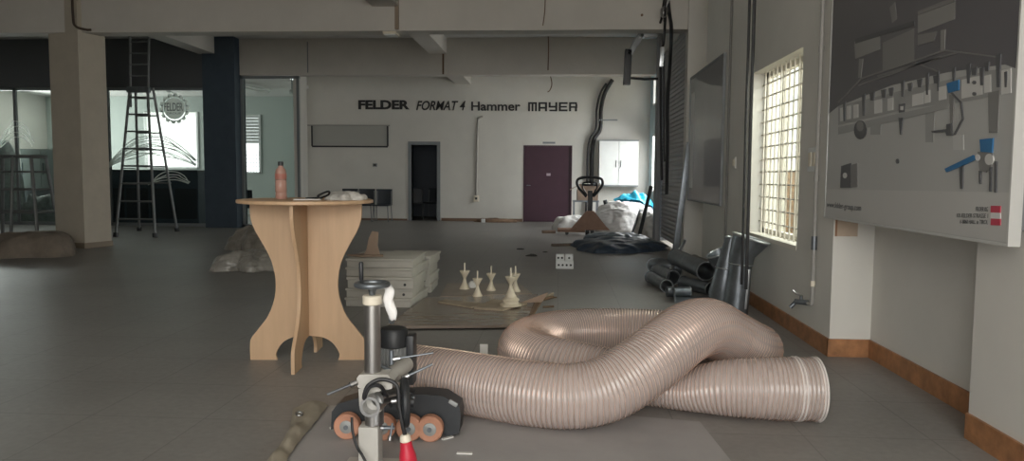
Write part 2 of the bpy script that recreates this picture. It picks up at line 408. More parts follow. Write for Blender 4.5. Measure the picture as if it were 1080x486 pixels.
# purple door and grey doorway with a dark room behind
t = tag(thing('door_1', None, None, ((px0+px1)/2, BY, 0)), kind='structure')
MB().bb(px0+.02, px1-.02, BY+.04, BY+.085, .01, 2.07).build('door_leaf', purple_m, t, ang=0)
b = MB(); b.bb(px0-.0, px0+.03, BY-.012, BY+.12, 0, 2.09); b.bb(px1-.03, px1, BY-.012, BY+.12, 0, 2.09); b.bb(px0, px1, BY-.012, BY+.12, 2.06, 2.09)
b.build('frame', purple_m, t, ang=0)
c = D(578.5, 184, BY); MB().bb(c.x-.055, c.x+.055, BY+.03, BY+.04, c.z-.035, c.z+.035, .004).build('door_plate', mat('pale_plate', (.42, .33, .38), .4), t, ang=0, label='pale name plate')
h = MB().cyl((px0+.1, BY+.04, 1.0), (px0+.1, BY-.02, 1.0), .015, n=10).cyl((px0+.1, BY-.02, 1.0), (px0+.2, BY-.02, 1.0), .011, n=10)
h.build('handle', dsteel_m, t)
t = tag(thing('door_2', None, None, ((gx0+gx1)/2, BY, 0)), kind='structure')
b = MB(); b.bb(gx0-.09, gx0, BY-.02, BY+.2, 0, 2.18); b.bb(gx1, gx1+.09, BY-.02, BY+.2, 0, 2.18); b.bb(gx0, gx1, BY-.02, BY+.2, 2.09, 2.18)
b.build('frame', frame_m, t, ang=0)
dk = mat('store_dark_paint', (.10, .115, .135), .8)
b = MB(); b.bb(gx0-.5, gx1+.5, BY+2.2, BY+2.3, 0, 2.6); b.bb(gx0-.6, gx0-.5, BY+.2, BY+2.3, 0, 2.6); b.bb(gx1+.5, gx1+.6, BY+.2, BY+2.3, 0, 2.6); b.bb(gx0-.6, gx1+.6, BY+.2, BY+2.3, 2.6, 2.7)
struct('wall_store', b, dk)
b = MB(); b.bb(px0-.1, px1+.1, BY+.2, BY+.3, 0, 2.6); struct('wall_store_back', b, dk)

# outdoors to the right and beyond the office
struct('ground_outside', MB().bb(2.6, 14, -6, 30, -.2, -.02), outg_m)
struct('ground_outside_back', MB().bb(-20, 2.6, 24.5, 34, -.2, -.02), outg_m)
struct('wall_neighbour', MB().bb(5.6, 5.9, 2, 30, -.1, 5.2), out_m)
tag(MB().lump((4.2, 12.2, -.03), 1.2, 2.2, 1.25, 5, .35, 4).build('rubble_heap', mat('brown_rubble', (.34, .22, .13), .9, var=.4, scale=8), at=(4.2, 12.2, 0)), 'brown heap of rubble outside the barred window', 'rubble')

# rear wall behind the camera with its wide open entrance
struct('wall_rear', holed(MB(), 'y', -2.7, .2, -16, 2.6, 0, CZ, [(-2.4, 1.95, -1, 3.7)]), wall_m)
struct('ground_outside_front', MB().bb(-20, 14, -14, -2.7, -.2, -.02), outg_m)

# ------------------------------------------------------------------ roller shutter
t = tag(thing('door_3', None, None, (2.0, 13.3, 0)), kind='structure')
SX = 1.985
b = MB(); prof = []; nz = 46
for i in range(nz*6+1):
    z = .075+i*(3.62-.075)/(nz*6); q = (i % 6)/6
    prof.append((SX+.03-.022*math.sin(q*PI), z))
b.faces([p for x, z in prof for p in ((x, 12.02, z), (x, 14.7, z))], [(2*i, 2*i+1, 2*i+3, 2*i+2) for i in range(len(prof)-1)])
b.solid(.004)
b.build('curtain', shut_m, t, ang=25)
struct('trim_2', MB().bb(1.99, 2.62, 12.06, 14.64, 0, .012), mat('added_gap_strip', (.6, .58, .55), .7))  # pale strip added so the daylight gap under the curtain shows bright
b = MB().bb(SX-.01, SX+.07, 11.98, 12.06, 0, 3.62).bb(SX-.01, SX+.07, 14.64, 14.72, 0, 3.62)
b.build('guide_rail', dsteel_m, t, ang=0)

# ------------------------------------------------------------------ light
w = bpy.data.worlds.new('sky'); bpy.context.scene.world = w; w.use_nodes = True
bg = w.node_tree.nodes['Background']; bg.inputs[0].default_value = (.96, .98, 1, 1); bg.inputs[1].default_value = 3.4
def area(name, loc, rot, sx, sy, e, col=(1, 1, 1), spread=180):
    l = bpy.data.lights.new(name, 'AREA'); l.shape = 'RECTANGLE'; l.size = sx; l.size_y = sy; l.energy = e; l.color = col; l.spread = math.radians(spread)
    o = bpy.data.objects.new(name, l); C.objects.link(o); o.location = loc; o.rotation_euler = rot; return o
# daylight through: the entrance behind, the barred window, the far bay windows, the office windows; plus an added fill at the office side
area('entrance_daylight', (-.2, -2.95, 2.3), (math.radians(84), 0, 0), 4.2, 2.6, 165, (1, .95, .85))
area('window_daylight', (3.3, 6.85, 2.7), (0, math.radians(65), 0), 1.6, 2.0, 150, (1, .96, .88))
area('far_bay_daylight', (2.95, 17.8, 2.3), (0, math.radians(62), 0), 1.6, 3.8, 210, (.97, .99, 1))
area('office_daylight', ((wa[0].x+wa[1].x)/2, OY+.6, 2.0), (math.radians(-90), 0, 0), 1.8, 1.8, 22, (1, 1, .97))
area('office_side_fill', (-15.6, 19.8, 2.2), (math.radians(-90), 0, math.radians(90)), 2.2, 1.6, 260, (1, 1, .97))  # added fill lamp; the office has no window on this side
sun = bpy.data.lights.new('sun', 'SUN'); sun.energy = 4; sun.angle = .02; so = bpy.data.objects.new('sun', sun); C.objects.link(so); so.rotation_euler = (0, math.radians(-28), 0)
# ------------------------------------------------------------------ far wall: lettering, panel, cabinet, conduit
def on_far(x0, zb):
    return lambda u, v, w: (x0+u, BY-.001-w, zb+v)
def lettering(body, a, bpx, label, bold=0, shear=0, dark=ink_m):
    p0, p1 = D(*a, BY), D(*bpx, BY)     # bottom left, top right
    mb = text_mb(body, p1.x-p0.x, p1.z-p0.z, on_far(p0.x, p0.z), .012, bold, shear)
    return tag(mb.build('wall_lettering', dark, at=(p0.x, BY, p0.z), ang=0), label, 'sign', 'black words across the far wall')
lettering('FELDER', (378, 115.3), (432, 105.6), 'wide bold black capitals painted on the far wall, leftmost word of the row', .045)
lettering('FORMAT 4', (439, 116.3), (491, 106.3), 'slanted black capitals ending in a 4, second word on the far wall', .018, .28)
lettering('Hammer', (497, 116.8), (549, 107.2), 'rounded black lower case word with capital H, third on the far wall', .022)
# fourth word: square-cut letters
p0, p1 = D(557, 117.3, BY), D(611, 107.8, BY); ww, hh = p1.x-p0.x, p1.z-p0.z
b = MB(); cw = ww/5; s = cw*.2
def rc(k, x0, x1, y0, y1):
    b.bb(p0.x+k*cw+x0*cw*.86, p0.x+k*cw+x1*cw*.86, BY-.012, BY-.001, p0.z+y0*hh, p0.z+y1*hh)
for x in (0, .39, .78): rc(0, x, x+.22, 0, .8)
rc(0, 0, 1, .8, 1)
rc(1, 0, .24, 0, .8); rc(1, .76, 1, 0, .8); rc(1, 0, 1, .8, 1); rc(1, .24, .76, .28, .48)
rc(2, 0, .24, .4, 1); rc(2, .76, 1, 0, 1); rc(2, .24, .76, .4, .6); rc(2, .1, .76, 0, .18)
rc(3, 0, .24, 0, 1); rc(3, .24, 1, .8, 1); rc(3, .24, .92, .41, .59); rc(3, .24, 1, 0, .2)
rc(4, 0, .24, 0, 1); rc(4, .24, .9, .8, 1); rc(4, .72, .95, .5, .8); rc(4, .24, .95, .38, .56); rc(4, .66, .92, 0, .38)
tag(b.build('wall_lettering', ink_m, at=(p0.x, BY, p0.z), ang=0), 'square-cut black capitals on the far wall, rightmost word above the plum door', 'sign', 'black words across the far wall')

# framed blank panel
p0, p1 = D(329.5, 154, BY), D(409, 133, BY)
t = thing('notice_board', 'long empty wall panel with dark frame at lower left of the lettering', 'panel', (p0.x, BY, p0.z))
MB().bb(p0.x, p1.x, BY-.02, BY, p0.z, p1.z).build('board', mat('pale_panel', (.40, .40, .37), .6), t, ang=0)
b = MB().bb(p0.x, p1.x, BY-.035, BY, p0.z-.03, p0.z+.012).bb(p0.x-.02, p0.x+.02, BY-.035, BY, p0.z, p1.z).bb(p1.x-.02, p1.x+.02, BY-.035, BY, p0.z, p1.z)
b.build('dark_frame', black_m, t, ang=0)
MB().bb(p0.x-.12, p1.x+.06, BY-.05, BY, p1.z, p1.z+.03).build('top_rail', mat('grey_rail', (.33, .33, .31), .5), t, ang=0)
p = D(395.5, 174, BY)
t = thing('wall_socket', 'small dark wall socket between framed panel and grey doorway', 'socket', p)
MB().bb(p.x-.06, p.x+.06, BY-.03, BY, p.z-.045, p.z+.045, .006).build('plate', frame_m, t)
MB().bb(p.x-.035, p.x+.035, BY-.036, BY-.028, p.z-.025, p.z+.025).build('face', black_m, t)
# plate above the plum door
p = D(579, 150.5, BY)
tag(MB().bb(p.x-.17, p.x+.17, BY-.01, BY, p.z-.025, p.z+.025).build('door_sign', frame_m, at=p, ang=0), 'tiny narrow dark plate just above the plum door', 'sign')
# vertical conduit with bent top and switch box
pt, pb = D(505.5, 124, BY), D(502.5, 208, BY)
t = thing('wall_conduit', 'pale vertical conduit with hooked top left of the plum door', 'conduit', (pb.x, BY, pb.z))
pts = spline([(pb.x, BY-.025, pb.z), (pb.x+.01, BY-.025, pb.z+1), (pt.x-.04, BY-.025, pt.z-.15), (pt.x+.0, BY-.03, pt.z-.02), (pt.x+.1, BY-.03, pt.z+.03)], 8)
MB().tube(pts, .028, 8).build('pipe', mat('grey_pipe', (.36, .35, .32), .5), t)
MB().bb(pb.x-.07, pb.x+.07, BY-.07, BY, pb.z-.12, pb.z+.05, .006).build('switch_box', cream_m, t)
MB().bb(pb.x-.03, pb.x+.03, BY-.08, BY-.065, pb.z-.06, pb.z, .004).build('switch', black_m, t)

# white cupboard on the far wall
p0, p1 = D(630.5, 195, BY), D(672, 149.5, BY)
t = thing('wall_cupboard', 'white two-door cupboard hung on the far wall beside the window', 'cupboard', (p0.x, BY, p0.z))
MB().bb(p0.x, p1.x, BY-.36, BY, p0.z, p1.z).build('body', white_m, t, ang=0)
MB().bb(p0.x-.01, p1.x+.01, BY-.38, BY, p0.z-.03, p0.z).build('bottom_rail', frame_m, t, ang=0)
MB().bb(p0.x-.01, p1.x+.01, BY-.38, BY, p1.z, p1.z+.03).build('top_rail', frame_m, t, ang=0)
xm = (p0.x+p1.x)/2
for a, c_, hx in ((p0.x+.01, xm-.007, xm-.06), (xm+.007, p1.x-.01, xm+.06)):
    d = MB().bb(a, c_, BY-.385, BY-.36, p0.z+.01, p1.z-.01, .004).build('door', white_m, t, ang=0)
    zc = D(652, 173, BY).z
    MB().cyl((hx, BY-.40, zc-.09), (hx, BY-.40, zc+.09), .012, n=8).build('handle', frame_m, d)
# black hoses running up from beside the cupboard
base = D(628, 199, BY)
for k, (dx, top, lab) in enumerate(((0, (648, 84), 'thick black hose rising from the pallet truck side to the ceiling'), (.12, (646, 88), 'thinner black hose running beside the thick one up the far wall'))):
    o_ = -6.5 if k else -2
    P_ = [D(624+o_, 233.5, BY-.12), D(625+o_, 212, BY-.12), D(626+o_, 180, BY-.12), D(626.5+o_, 160, BY-.12), D(629+o_, 146, BY-.12), D(635+o_, 136, BY-.12), D(636+o_, 115, BY-.12), D(640+o_, 98, BY-.12), D(top[0]+o_, top[1], BY-.12)]
    tag(MB().tube(spline(P_, 7), .055 if k == 0 else .03, 8).build('hose', cable_m, at=P_[0]), lab, 'hose')
p = D(639, 127, BY)
t = thing('pipe_clamp', 'dark clamp bar holding the hoses above the white cupboard', 'clamp', p)
MB().bb(p.x-.22, p.x+.3, BY-.17, BY-.15, p.z-.02, p.z+.02).build('bar', frame_m, t, ang=0)
for dx in (-.16, .22): MB().cyl((p.x+dx, BY-.16, p.z), (p.x+dx, BY, p.z), .012, n=8).build('bolt', frame_m, t)

# dark-blue chairs along the far wall, seen right of the table
def make_chair(loc, rz, label, group=None):
    t = thing('stacking_chair', label, 'chair', loc, group, rz)
    o = OFF[t.name]; OFF[t.name] = Vector((0, 0, 0))
    MB().box((0, 0, .44), (.44, .42, .035), None, .015).build('seat', chair_m, t)
    pr = []
    for i in range(9):
        u = -.22+.44*i/8; pr.append((u, .21+.03*math.cos(u/.22*1.2), 0))
    b = MB()
    b.rings([[Vector((u, v+.02+.06*(z-.5)+dy, z)) for u, v, _ in pr] + [Vector((u, v+.045+.06*(z-.5)+dy, z)) for u, v, _ in pr[::-1]] for z, dy in ((.44, 0), (.47, 0), (.84, 0), (.87, .004))])
    b.build('backrest', chair_m, t)
    for sx in (-1, 1):
        MB().cyl((sx*.19, -.17, .43), (sx*.215, -.2, 0), .012, n=8).build('leg', alum_m, t)
        MB().tube([(sx*.215, .26, 0), (sx*.2, .2, .43), (sx*.2, .235, .6), (sx*.2, .26, .82)], .012, 8).build('leg', alum_m, t)
    OFF[t.name] = o
    return t
c0 = D(403, 230, 19.7); c0.z = 0
ch = make_chair(c0, 0, 'dark blue chair against the far wall, nearest the grey doorway')
for px, rz, lab in ((385, .05, 'dark blue chair against the far wall half hidden by the tabletop clutter'), (366, -.05, 'dark blue chair against the far wall mostly hidden behind the round table')):
    c = copy_tree(ch); p = D(px, 230, 19.8); c.location = (p.x, p.y, 0); c.rotation_euler.z = rz; c['label'] = lab
for px, rz, yy, lab in ((438, .2, 21.2, 'dark chair in the left of the unlit room beyond the grey doorway'), (456, -.2, 21.9, 'dark chair in the right of the unlit room beyond the grey doorway')):
    c = copy_tree(ch); p = D(px, 230, yy); c.location = (p.x, yy, 0); c.rotation_euler.z = rz; c['label'] = lab
for px, yy, rz, lab in ((262, 17.75, PI, 'dark chair behind the glass left of the table, facing the window'),):
    c = copy_tree(ch); p = D(px, 230, yy); c.location = (p.x, yy, 0); c.rotation_euler.z = rz; c['label'] = lab

# ------------------------------------------------------------------ far right bay: sacks, tarpaulins, pallet truck
def lump_thing(name, lab, cat, m, c, rx, ry, h, seed, **k):
    return tag(MB().lump(c, rx, ry, h, seed, **k).build(name, m, at=c, ang=70), lab, cat)
c = F(648, 246); 
hb = MB().lump((1.60, 17.35, 0), .80, .72, .66, 3, amp=.14, freq=4, n=120, k=50, power=.42, outline=.12).crease(.055, 5.5, 2)
from mathutils.bvhtree import BVHTree
heap_bvh = BVHTree.FromBMesh(hb.bm)
tag(hb.build('covered_heap', plastic_m, at=(1.6, 17.35, 0), ang=80), 'big heap under crumpled white plastic sheet below the cupboard', 'heap')
h2 = MB().lump((2.0, 15.95, 0), .34, .5, .5, 9, amp=.2, freq=4, n=80, k=30, power=.5).crease(.04, 7, 4)
tag(h2.build('covered_heap', mat('off_white_plastic', (.55, .53, .49), .5, var=.12, scale=6, bump=.3, bscale=14), at=(2.0, 15.95, 0), ang=80), 'smaller white plastic bundle on the right of the big heap near the column', 'heap')
V = []; nx, ny = 60, 46
for j in range(ny):
    for i in range(nx):
        u, v = i/(nx-1)*2-1, j/(ny-1)*2-1
        k = 1/max(1, math.sqrt(u*u+v*v)*1.0+.15*noise.noise(Vector((u*2, v*2, 5))))
        x, y = 1.78+u*k*.50, 17.5+v*k*.46
        hit = heap_bvh.ray_cast(Vector((x, y, 5)), Vector((0, 0, -1)))[0]
        z = hit.z if hit else .3
        e = Vector((x*4.2, y*4.2, 3)); q = max(0, 1-(u*u+v*v)*k*k)
        V.append((x, y, z+.06+q*.15+q*.14*abs(noise.noise(e))*2+.02*(1-abs(noise.noise(e*2.4))*2)*q))
b = MB().faces(V, [(j*nx+i, j*nx+i+1, (j+1)*nx+i+1, (j+1)*nx+i) for j in range(ny-1) for i in range(nx-1)])
tag(b.build('tarpaulin', tarp_m, at=(1.78, 17.5, .6), ang=80), 'bright blue tarpaulin bundled on top of the white heap', 'tarpaulin')
lump_thing('sack', 'white crumpled sack lying on the floor left of the pallet truck', 'sack', plastic_m, (.33, 17.25, 0), .40, .33, .34, 21, amp=.22, freq=5, n=64, k=26, power=.45)
# metal stand with a carton on it
q = F(617, 238); q = Vector((.66, 18.6, 0))
t = thing('metal_stand', 'small grey metal stand holding a carton beside the plum door', 'stand', q)
MB().bb(q.x-.32, q.x+.32, q.y-.25, q.y+.25, .62, .66).build('top', dsteel_m, t, ang=0)
for sx in (-1, 1):
    for sy in (-1, 1): MB().bb(q.x+sx*.29-.02, q.x+sx*.29+.02, q.y+sy*.22-.02, q.y+sy*.22+.02, 0, .62).build('leg', dsteel_m, t, ang=0)
MB().bb(q.x-.28, q.x+.28, q.y-.2, q.y+.2, .15, .18).build('shelf', dsteel_m, t, ang=0)
t = thing('carton', 'open brown cardboard carton standing on the metal stand', 'carton', (q.x+.05, q.y, .66))
b = MB(); x0, x1, y0, y1 = q.x-.22, q.x+.3, q.y-.2, q.y+.2
b.bb(x0, x1, y0, y0+.012, .66, .92).bb(x0, x1, y1-.012, y1, .66, .92).bb(x0, x0+.012, y0, y1, .66, .92).bb(x1-.012, x1, y0, y1, .66, .92).bb(x0, x1, y0, y1, .66, .67)
b.build('body', card_m, t, ang=0)
MB().box((x0-.08, q.y, .97), (.22, .4, .01), Euler((0, -.5, 0))).build('flap', card_m, t, ang=0)
MB().box((x1+.02, q.y, 1.0), (.2, .4, .01), Euler((0, -1.2, 0))).build('flap', card_m, t, ang=0)
MB().box((q.x+.04, y0-.03, .98), (.5, .01, .2), Euler((.5, 0, 0))).build('flap', card_m, t, ang=0)
lump_thing('paper_wad', 'white crumpled paper wad stuffed in the brown carton', 'paper', paper_m, (q.x+.04, q.y, .70), .13, .10, .36, 31, amp=.3, freq=5, n=30, k=10)

# pallet truck
fh = F(621, 250); px_, py_ = fh.x, 15.9
px_ = D(622, 240, py_).x
t = thing('pallet_truck', 'black-handled pallet truck parked before the white heap', 'pallet truck', (px_, py_, 0))
ang_y = 0
zt = D(622, 190, py_).z; zb_ = D(622, 222, py_).z
b = MB().bb(px_-.05, px_+.05, py_-.03, py_+.03, .45, D(622, 206, py_).z+.1, .01); b.build('tow_bar', black_m, t)
ctr = D(627-5, 199, py_)
ring = [(-.07, -.17), (-.2, -.02), (-.27, .1), (-.25, .2), (-.12, .24), (.12, .24), (.25, .2), (.27, .1), (.2, -.02), (.07, -.17)]
h = MB().tube(spline([(ctr.x+x, py_, ctr.z+z) for x, z in ring], 5), .03, 8)
h.tube([(ctr.x-.16, py_, ctr.z+.08), (ctr.x+.16, py_, ctr.z+.08)], .022, 8).tube(spline([(ctr.x-.05, py_, ctr.z-.14), (ctr.x-.15, py_, ctr.z+.02), (ctr.x-.12, py_, ctr.z+.13), (ctr.x+.12, py_, ctr.z+.13), (ctr.x+.15, py_, ctr.z+.02), (ctr.x+.05, py_, ctr.z-.14)], 5), .016, 8)
hd = h.build('handle', black_m, t)
MB().box((ctr.x+.1, py_-.03, ctr.z+.12), (.02, .02, .14), Euler((0, .4, 0)), .004).build('release_lever', dsteel_m, hd)
MB().cyl((px_, py_, .1), (px_, py_, .5), .075, n=16).build('pump', black_m, t)
for sx in (-1, 1):
    wv = MB().cyl((px_+sx*.02, py_, .09), (px_+sx*.09, py_, .09), .09, n=20); wv.build('wheel', black_m, t)
# leaf-shaped housing plates in orange-brown
b = MB().prism([(px_-.42, py_-.16, .12), (px_+.42, py_-.16, .12), (px_+.34, py_-.14, .2), (px_+.08, py_-.08, .52), (px_-.08, py_-.08, .52), (px_-.36, py_-.14, .2)], (0, .05, 0))
b.build('housing', mat('rusty_orange_paint', (.29, .17, .115), .6, var=.15, scale=6), t, ang=0)
for sy in (-1, 1):
    fy = py_+.2+sy*.19; tipx = D(587, 250, fy).x
    f = MB().bb(tipx+.1, px_-.1, fy-.08, fy+.08, .06, .12, .012).cyl((tipx+.1, fy, .06), (tipx+.1, fy, .12), .08, n=20)
    f.build('fork', MATS['rusty_orange_paint'], t, ang=30)
    MB().cyl((tipx+.22, fy-.05, .04), (tipx+.22, fy+.05, .04), .038, n=16).build('load_roller', black_m, t)
# planks before the truck
for k, (a, bb_, wd, m_, lab) in enumerate((((584, 260), (610, 259), .10, mdf_m, 'dark plank on floor in front of the pallet truck'), ((572, 246), (586, 246), .1, card_m, 'thin pale board beside the white sack'))):
    A, B_ = F(*a), F(*bb_); d = (B_-A); n_ = Vector((-d.y, d.x, 0)).normalized()
    c = (A+B_)/2+n_*wd*.5; tag(MB().box((c.x, c.y, .03 if k else .0225), (d.length, wd, .06 if k else .045), Euler((0, 0, math.atan2(d.y, d.x))), .004).build('plank', m_, at=(c.x, c.y, 0)), lab, 'plank')
# leaning dark bar and post against the far column
A, B_ = F(676, 247), D(686, 196, 14.95)
A = Vector((D(674, 246, 15.35).x, 15.35, 0)); B_ = D(687, 196, 15.42); 
tag(MB().cyl(A+Vector((0, 0, .02)), B_, .04, n=10).build('steel_bar', black_m, at=A), 'black steel bar leaning between the white heap and the column', 'bar')
A = Vector((D(666, 243, 15.55).x, 15.55, 0)); B_ = D(675, 222, 15.95)
tag(MB().cyl(A+Vector((0, 0, .02)), B_, .025, n=8).build('steel_bar', dsteel_m, at=A), 'short thin bar leaning left of the long black bar', 'bar')
A = D(641, 219, 17.0); 
tag(MB().cyl(D(644, 232, 17.15), D(638, 211, 17.2), .05, n=8).build('steel_bar', black_m, at=A), 'stub of black bar poking out of the white heap', 'bar')
# navy tarpaulin heap on the floor
lump_thing('tarpaulin', 'flat navy tarpaulin heap spread on the floor before the shutter', 'tarpaulin', navy_m, (1.08, 13.0, 0), .72, .95, .17, 17, amp=.4, freq=6, n=110, k=40, power=.8, outline=.22)
lump_thing('tarpaulin', 'dusty grey-blue plastic sheet between navy heap and pallet truck', 'tarpaulin', mat('grey_blue_plastic', (.13, .155, .18), .4, var=.4, scale=8, bump=.4, bscale=14), (1.12, 14.75, 0), .58, .45, .15, 23, amp=.4, freq=6, n=90, k=30, power=.8, outline=.2)
# white connector blocks on the floor
p = F(595.5, 283.5)
for nm, z0, wd, hgt, nh, dy, lab in (('socket_block', 0, .24, .105, 4, 0, 'white block with four dark holes on the floor, under the smaller ones'), ('socket_block', .105, .115, .09, 2, -.062, 'small white holed block stacked on the left'), ('socket_block', .105, .105, .09, 1, .06, 'small white holed block stacked on the right')):
    t = thing(nm, lab, 'block', (p.x+dy, p.y, z0), 'white blocks stacked on the mid floor')
    MB().box((p.x+dy, p.y+.06, z0+hgt/2), (wd, .12, hgt), None, .008).build('body', white_m, t)
    for i in range(nh):
        x = p.x+dy+(i-(nh-1)/2)*wd/(nh+.2)*.95
        MB().cyl((x, p.y-.004, z0+hgt*.5), (x, p.y+.01, z0+hgt*.5), .015, n=10).build('hole', black_m, t, label='dark socket hole')
# floor debris near the middle
for px, py, s, lab in ((549, 263, .06, 'dark scrap on the floor near the plum door'), (561, 270, .09, 'dark twisted scrap left of the white blocks'), (575, 266, .04, 'small dark stone behind the white blocks')):
    p = F(px, py); lump_thing('floor_scrap', lab, 'scrap', mat('dark_debris', (.05, .047, .043), .8, var=.3), (p.x, p.y, 0), s, s*.6, s*.35, px, amp=.4, n=18, k=6)
p = F(519, 235); lump_thing('debris_pile', 'low brown pile of rubble at the foot of the far wall', 'debris', mat('brown_dust', (.20, .13, .085), .9, var=.3), (p.x, 20.0, 0), .55, .16, .1, 4, amp=.5, freq=9, n=40, k=8)
p = F(509, 235); tag(MB().box((p.x, 19.75, .05), (.1, .08, .1), None, .006).build('small_box', white_m, at=(p.x, 19.75, 0)), 'tiny white box beside the low brown pile', 'box')
# ------------------------------------------------------------------ ladder before the dark fascia
def seg(b, p, q, r): b.cyl(p, q, r, n=8)
LY = 14.3
fl, fr_, rr = F(120, 250), F(165.5, 250), F(187, 244)
fl.y = fr_.y = (fl.y+fr_.y)/2
rl = Vector((rr.x-(fr_.x-fl.x), rr.y, 0))
rl = F(147, 243.5)
tl, tr = D(137, 92, LY+.45), D(155.5, 92, LY+.45)
t = thing('folding_ladder', 'tall aluminium ladder on splayed legs standing right of the pillar', 'ladder', ((fl+fr_)/2).to_tuple())
rail = lambda p, q, nm: t
ht_l, ht_r = D(137, 37, LY+.6), D(157, 37, LY+.6)
for nm, p, q in (('rail', fl, tl), ('rail', fr_, tr), ('rail', rl, tl+Vector((.06, .1, 0))), ('rail', rr, tr+Vector((.06, .1, 0)))):
    b = MB(); d = (q-p); 
    b.cyl(p+Vector((0, 0, .01)), q , .027, n=8); o = b.build(nm, alum_m, t)
    MB().cyl(p, p+d.normalized()*.08, .05, n=8).build('rubber_foot', black_m, o)
for i in range(1, 9):
    k = .0+i/8.6
    MB().cyl(fl.lerp(tl, k), fr_.lerp(tr, k), .018, n=8).build('rung', alum_m, t)
    if i > 2: MB().cyl(rl.lerp(tl, k)+Vector((.03, .1, 0)), rr.lerp(tr, k)+Vector((.03, .1, 0)), .016, n=8).build('rung', alum_m, t)
for a, c in ((tl, ht_l), (tr, ht_r)): MB().cyl(a-Vector((0, 0, .4)), c, .026, n=8).build('upper_rail', alum_m, t)
for i in range(1, 5):
    k = i/4.6; MB().cyl(tl.lerp(ht_l, k), tr.lerp(ht_r, k), .016, n=8).build('rung', alum_m, t)
MB().box((tl+tr)/2-Vector((0, 0, .05)), (tr.x-tl.x+.1, .1, .12), None, .01).build('hinge', dsteel_m, t)
for a, c, q in ((fl, rl, .45), (fr_, rr, .45)):
    A = a.lerp(tl if a is fl else tr, q); B_ = c.lerp(tl if a is fl else tr, q); MB().cyl(A, B_, .012, n=6).build('spreader', dsteel_m, t)

# short steel step stand at the far left
SY = 11.9
t = thing('step_stand', 'dark steel four-legged step stand at the left edge', 'stand', (D(15, 262, SY).x, SY, 0))
xl, xr = D(-16, 163, SY).x, D(30.5, 163, SY).x; zt = D(15, 163, SY).z
fx0, fx1 = D(-32, 262, SY).x, D(45, 262, SY).x
MB().bb(xl-.03, xr+.03, SY+.02, SY+.42, zt-.05, zt, .01).build('platform', alum_m, t)
C4 = [((xl, SY+.05), (fx0, SY-.1)), ((xr, SY+.05), (fx1, SY-.1)), ((xl, SY+.4), (fx0, SY+.75)), ((xr, SY+.4), (fx1-.2, SY+.75))]
for (a, b_) in C4: MB().cyl((a[0], a[1], zt-.03), (b_[0], b_[1], 0), .028, n=8).build('leg', alum_m, t)
MB().cyl((D(12, 165, SY).x, SY+.03, zt-.03), (D(15, 240, SY).x, SY-.08, .2), .026, n=8).build('leg', alum_m, t)
for py in (181, 200, 224):
    z = D(15, py, SY).z; k = 1-z/zt
    for i, j in ((0, 1), (2, 3), (1, 3)):
        g = lambda c: Vector((c[0][0]+(c[1][0]-c[0][0])*k, c[0][1]+(c[1][1]-c[0][1])*k, z))
        MB().cyl(g(C4[i]), g(C4[j]), .018, n=8).build('crossbar', alum_m, t)
lump_thing('covered_heap', 'low dusty heap under grey-brown sheet at the left edge', 'heap', mat('dusty_brown_sheet', (.21, .175, .14), .8, var=.2, scale=5, bump=.3, bscale=14), (F(12, 272).x, 10.75, 0), .62, .5, .34, 41, amp=.3, freq=4, n=50, k=16, power=.6)

# ------------------------------------------------------------------ glazed office: decals, counter, fittings
GY = 17.02
def on_glass(x0, z0): return lambda u, v, w: (x0+u, GY-.002-w, z0+v)
c = D(184, 114.5, GY)
t = thing('glass_sign', 'white toothed wheel emblem with lettering stuck on the office glass', 'sign', c)
R1 = (D(200, 114, GY).x-D(169, 114, GY).x)/2
pts = []
N = 14
def ringp(b, r0, r1, n=56, fn=None):
    vs = []
    for i in range(n):
        a = 2*PI*i/n; rr = r1 if fn is None else fn(i)
        vs += [(c.x+r0*math.cos(a), GY-.004, c.z+r0*math.sin(a)), (c.x+rr*math.cos(a), GY-.004, c.z+rr*math.sin(a))]
    b.faces(vs, [(2*i, 2*i+1, (2*i+3) % (2*n), (2*i+2) % (2*n)) for i in range(n)]); return b
b = ringp(MB(), R1*.78, R1, 14*8, lambda i: R1*(1.0 if i % 8 < 5 else .87)); b.solid(.003); b.build('toothed_ring', film, t, ang=0)
b = MB().lathe([(R1*.7, 0), (R1*.7, .003)], (c.x, GY-.004, c.z), (0, -1, 0), 40); b.build('disc', film, t, ang=0)
for i in range(14):
    a = 2*PI*(i+.5)/14
    b = MB().cyl((c.x+R1*.86*math.cos(a), GY-.009, c.z+R1*.86*math.sin(a)), (c.x+R1*.86*math.cos(a), GY-.006, c.z+R1*.86*math.sin(a)), R1*.06, n=8); b.build('dot', frame_m, t, ang=0)
p0, p1 = D(173.5, 117, GY), D(193, 108.5, GY)
text_mb('FELDER', p1.x-p0.x, p1.z-p0.z, lambda u, v, w: (p0.x+u, GY-.008-w, p0.z+v), .003, .01).build('lettering', frame_m, t, ang=0, label='dark lettering across the emblem')
p0, p1 = D(176, 120.5, GY), D(191, 118.5, GY)
text_mb('GROUP', p1.x-p0.x, p1.z-p0.z, lambda u, v, w: (p0.x+u, GY-.008-w, p0.z+v), .003).build('small_lettering', frame_m, t, ang=0)
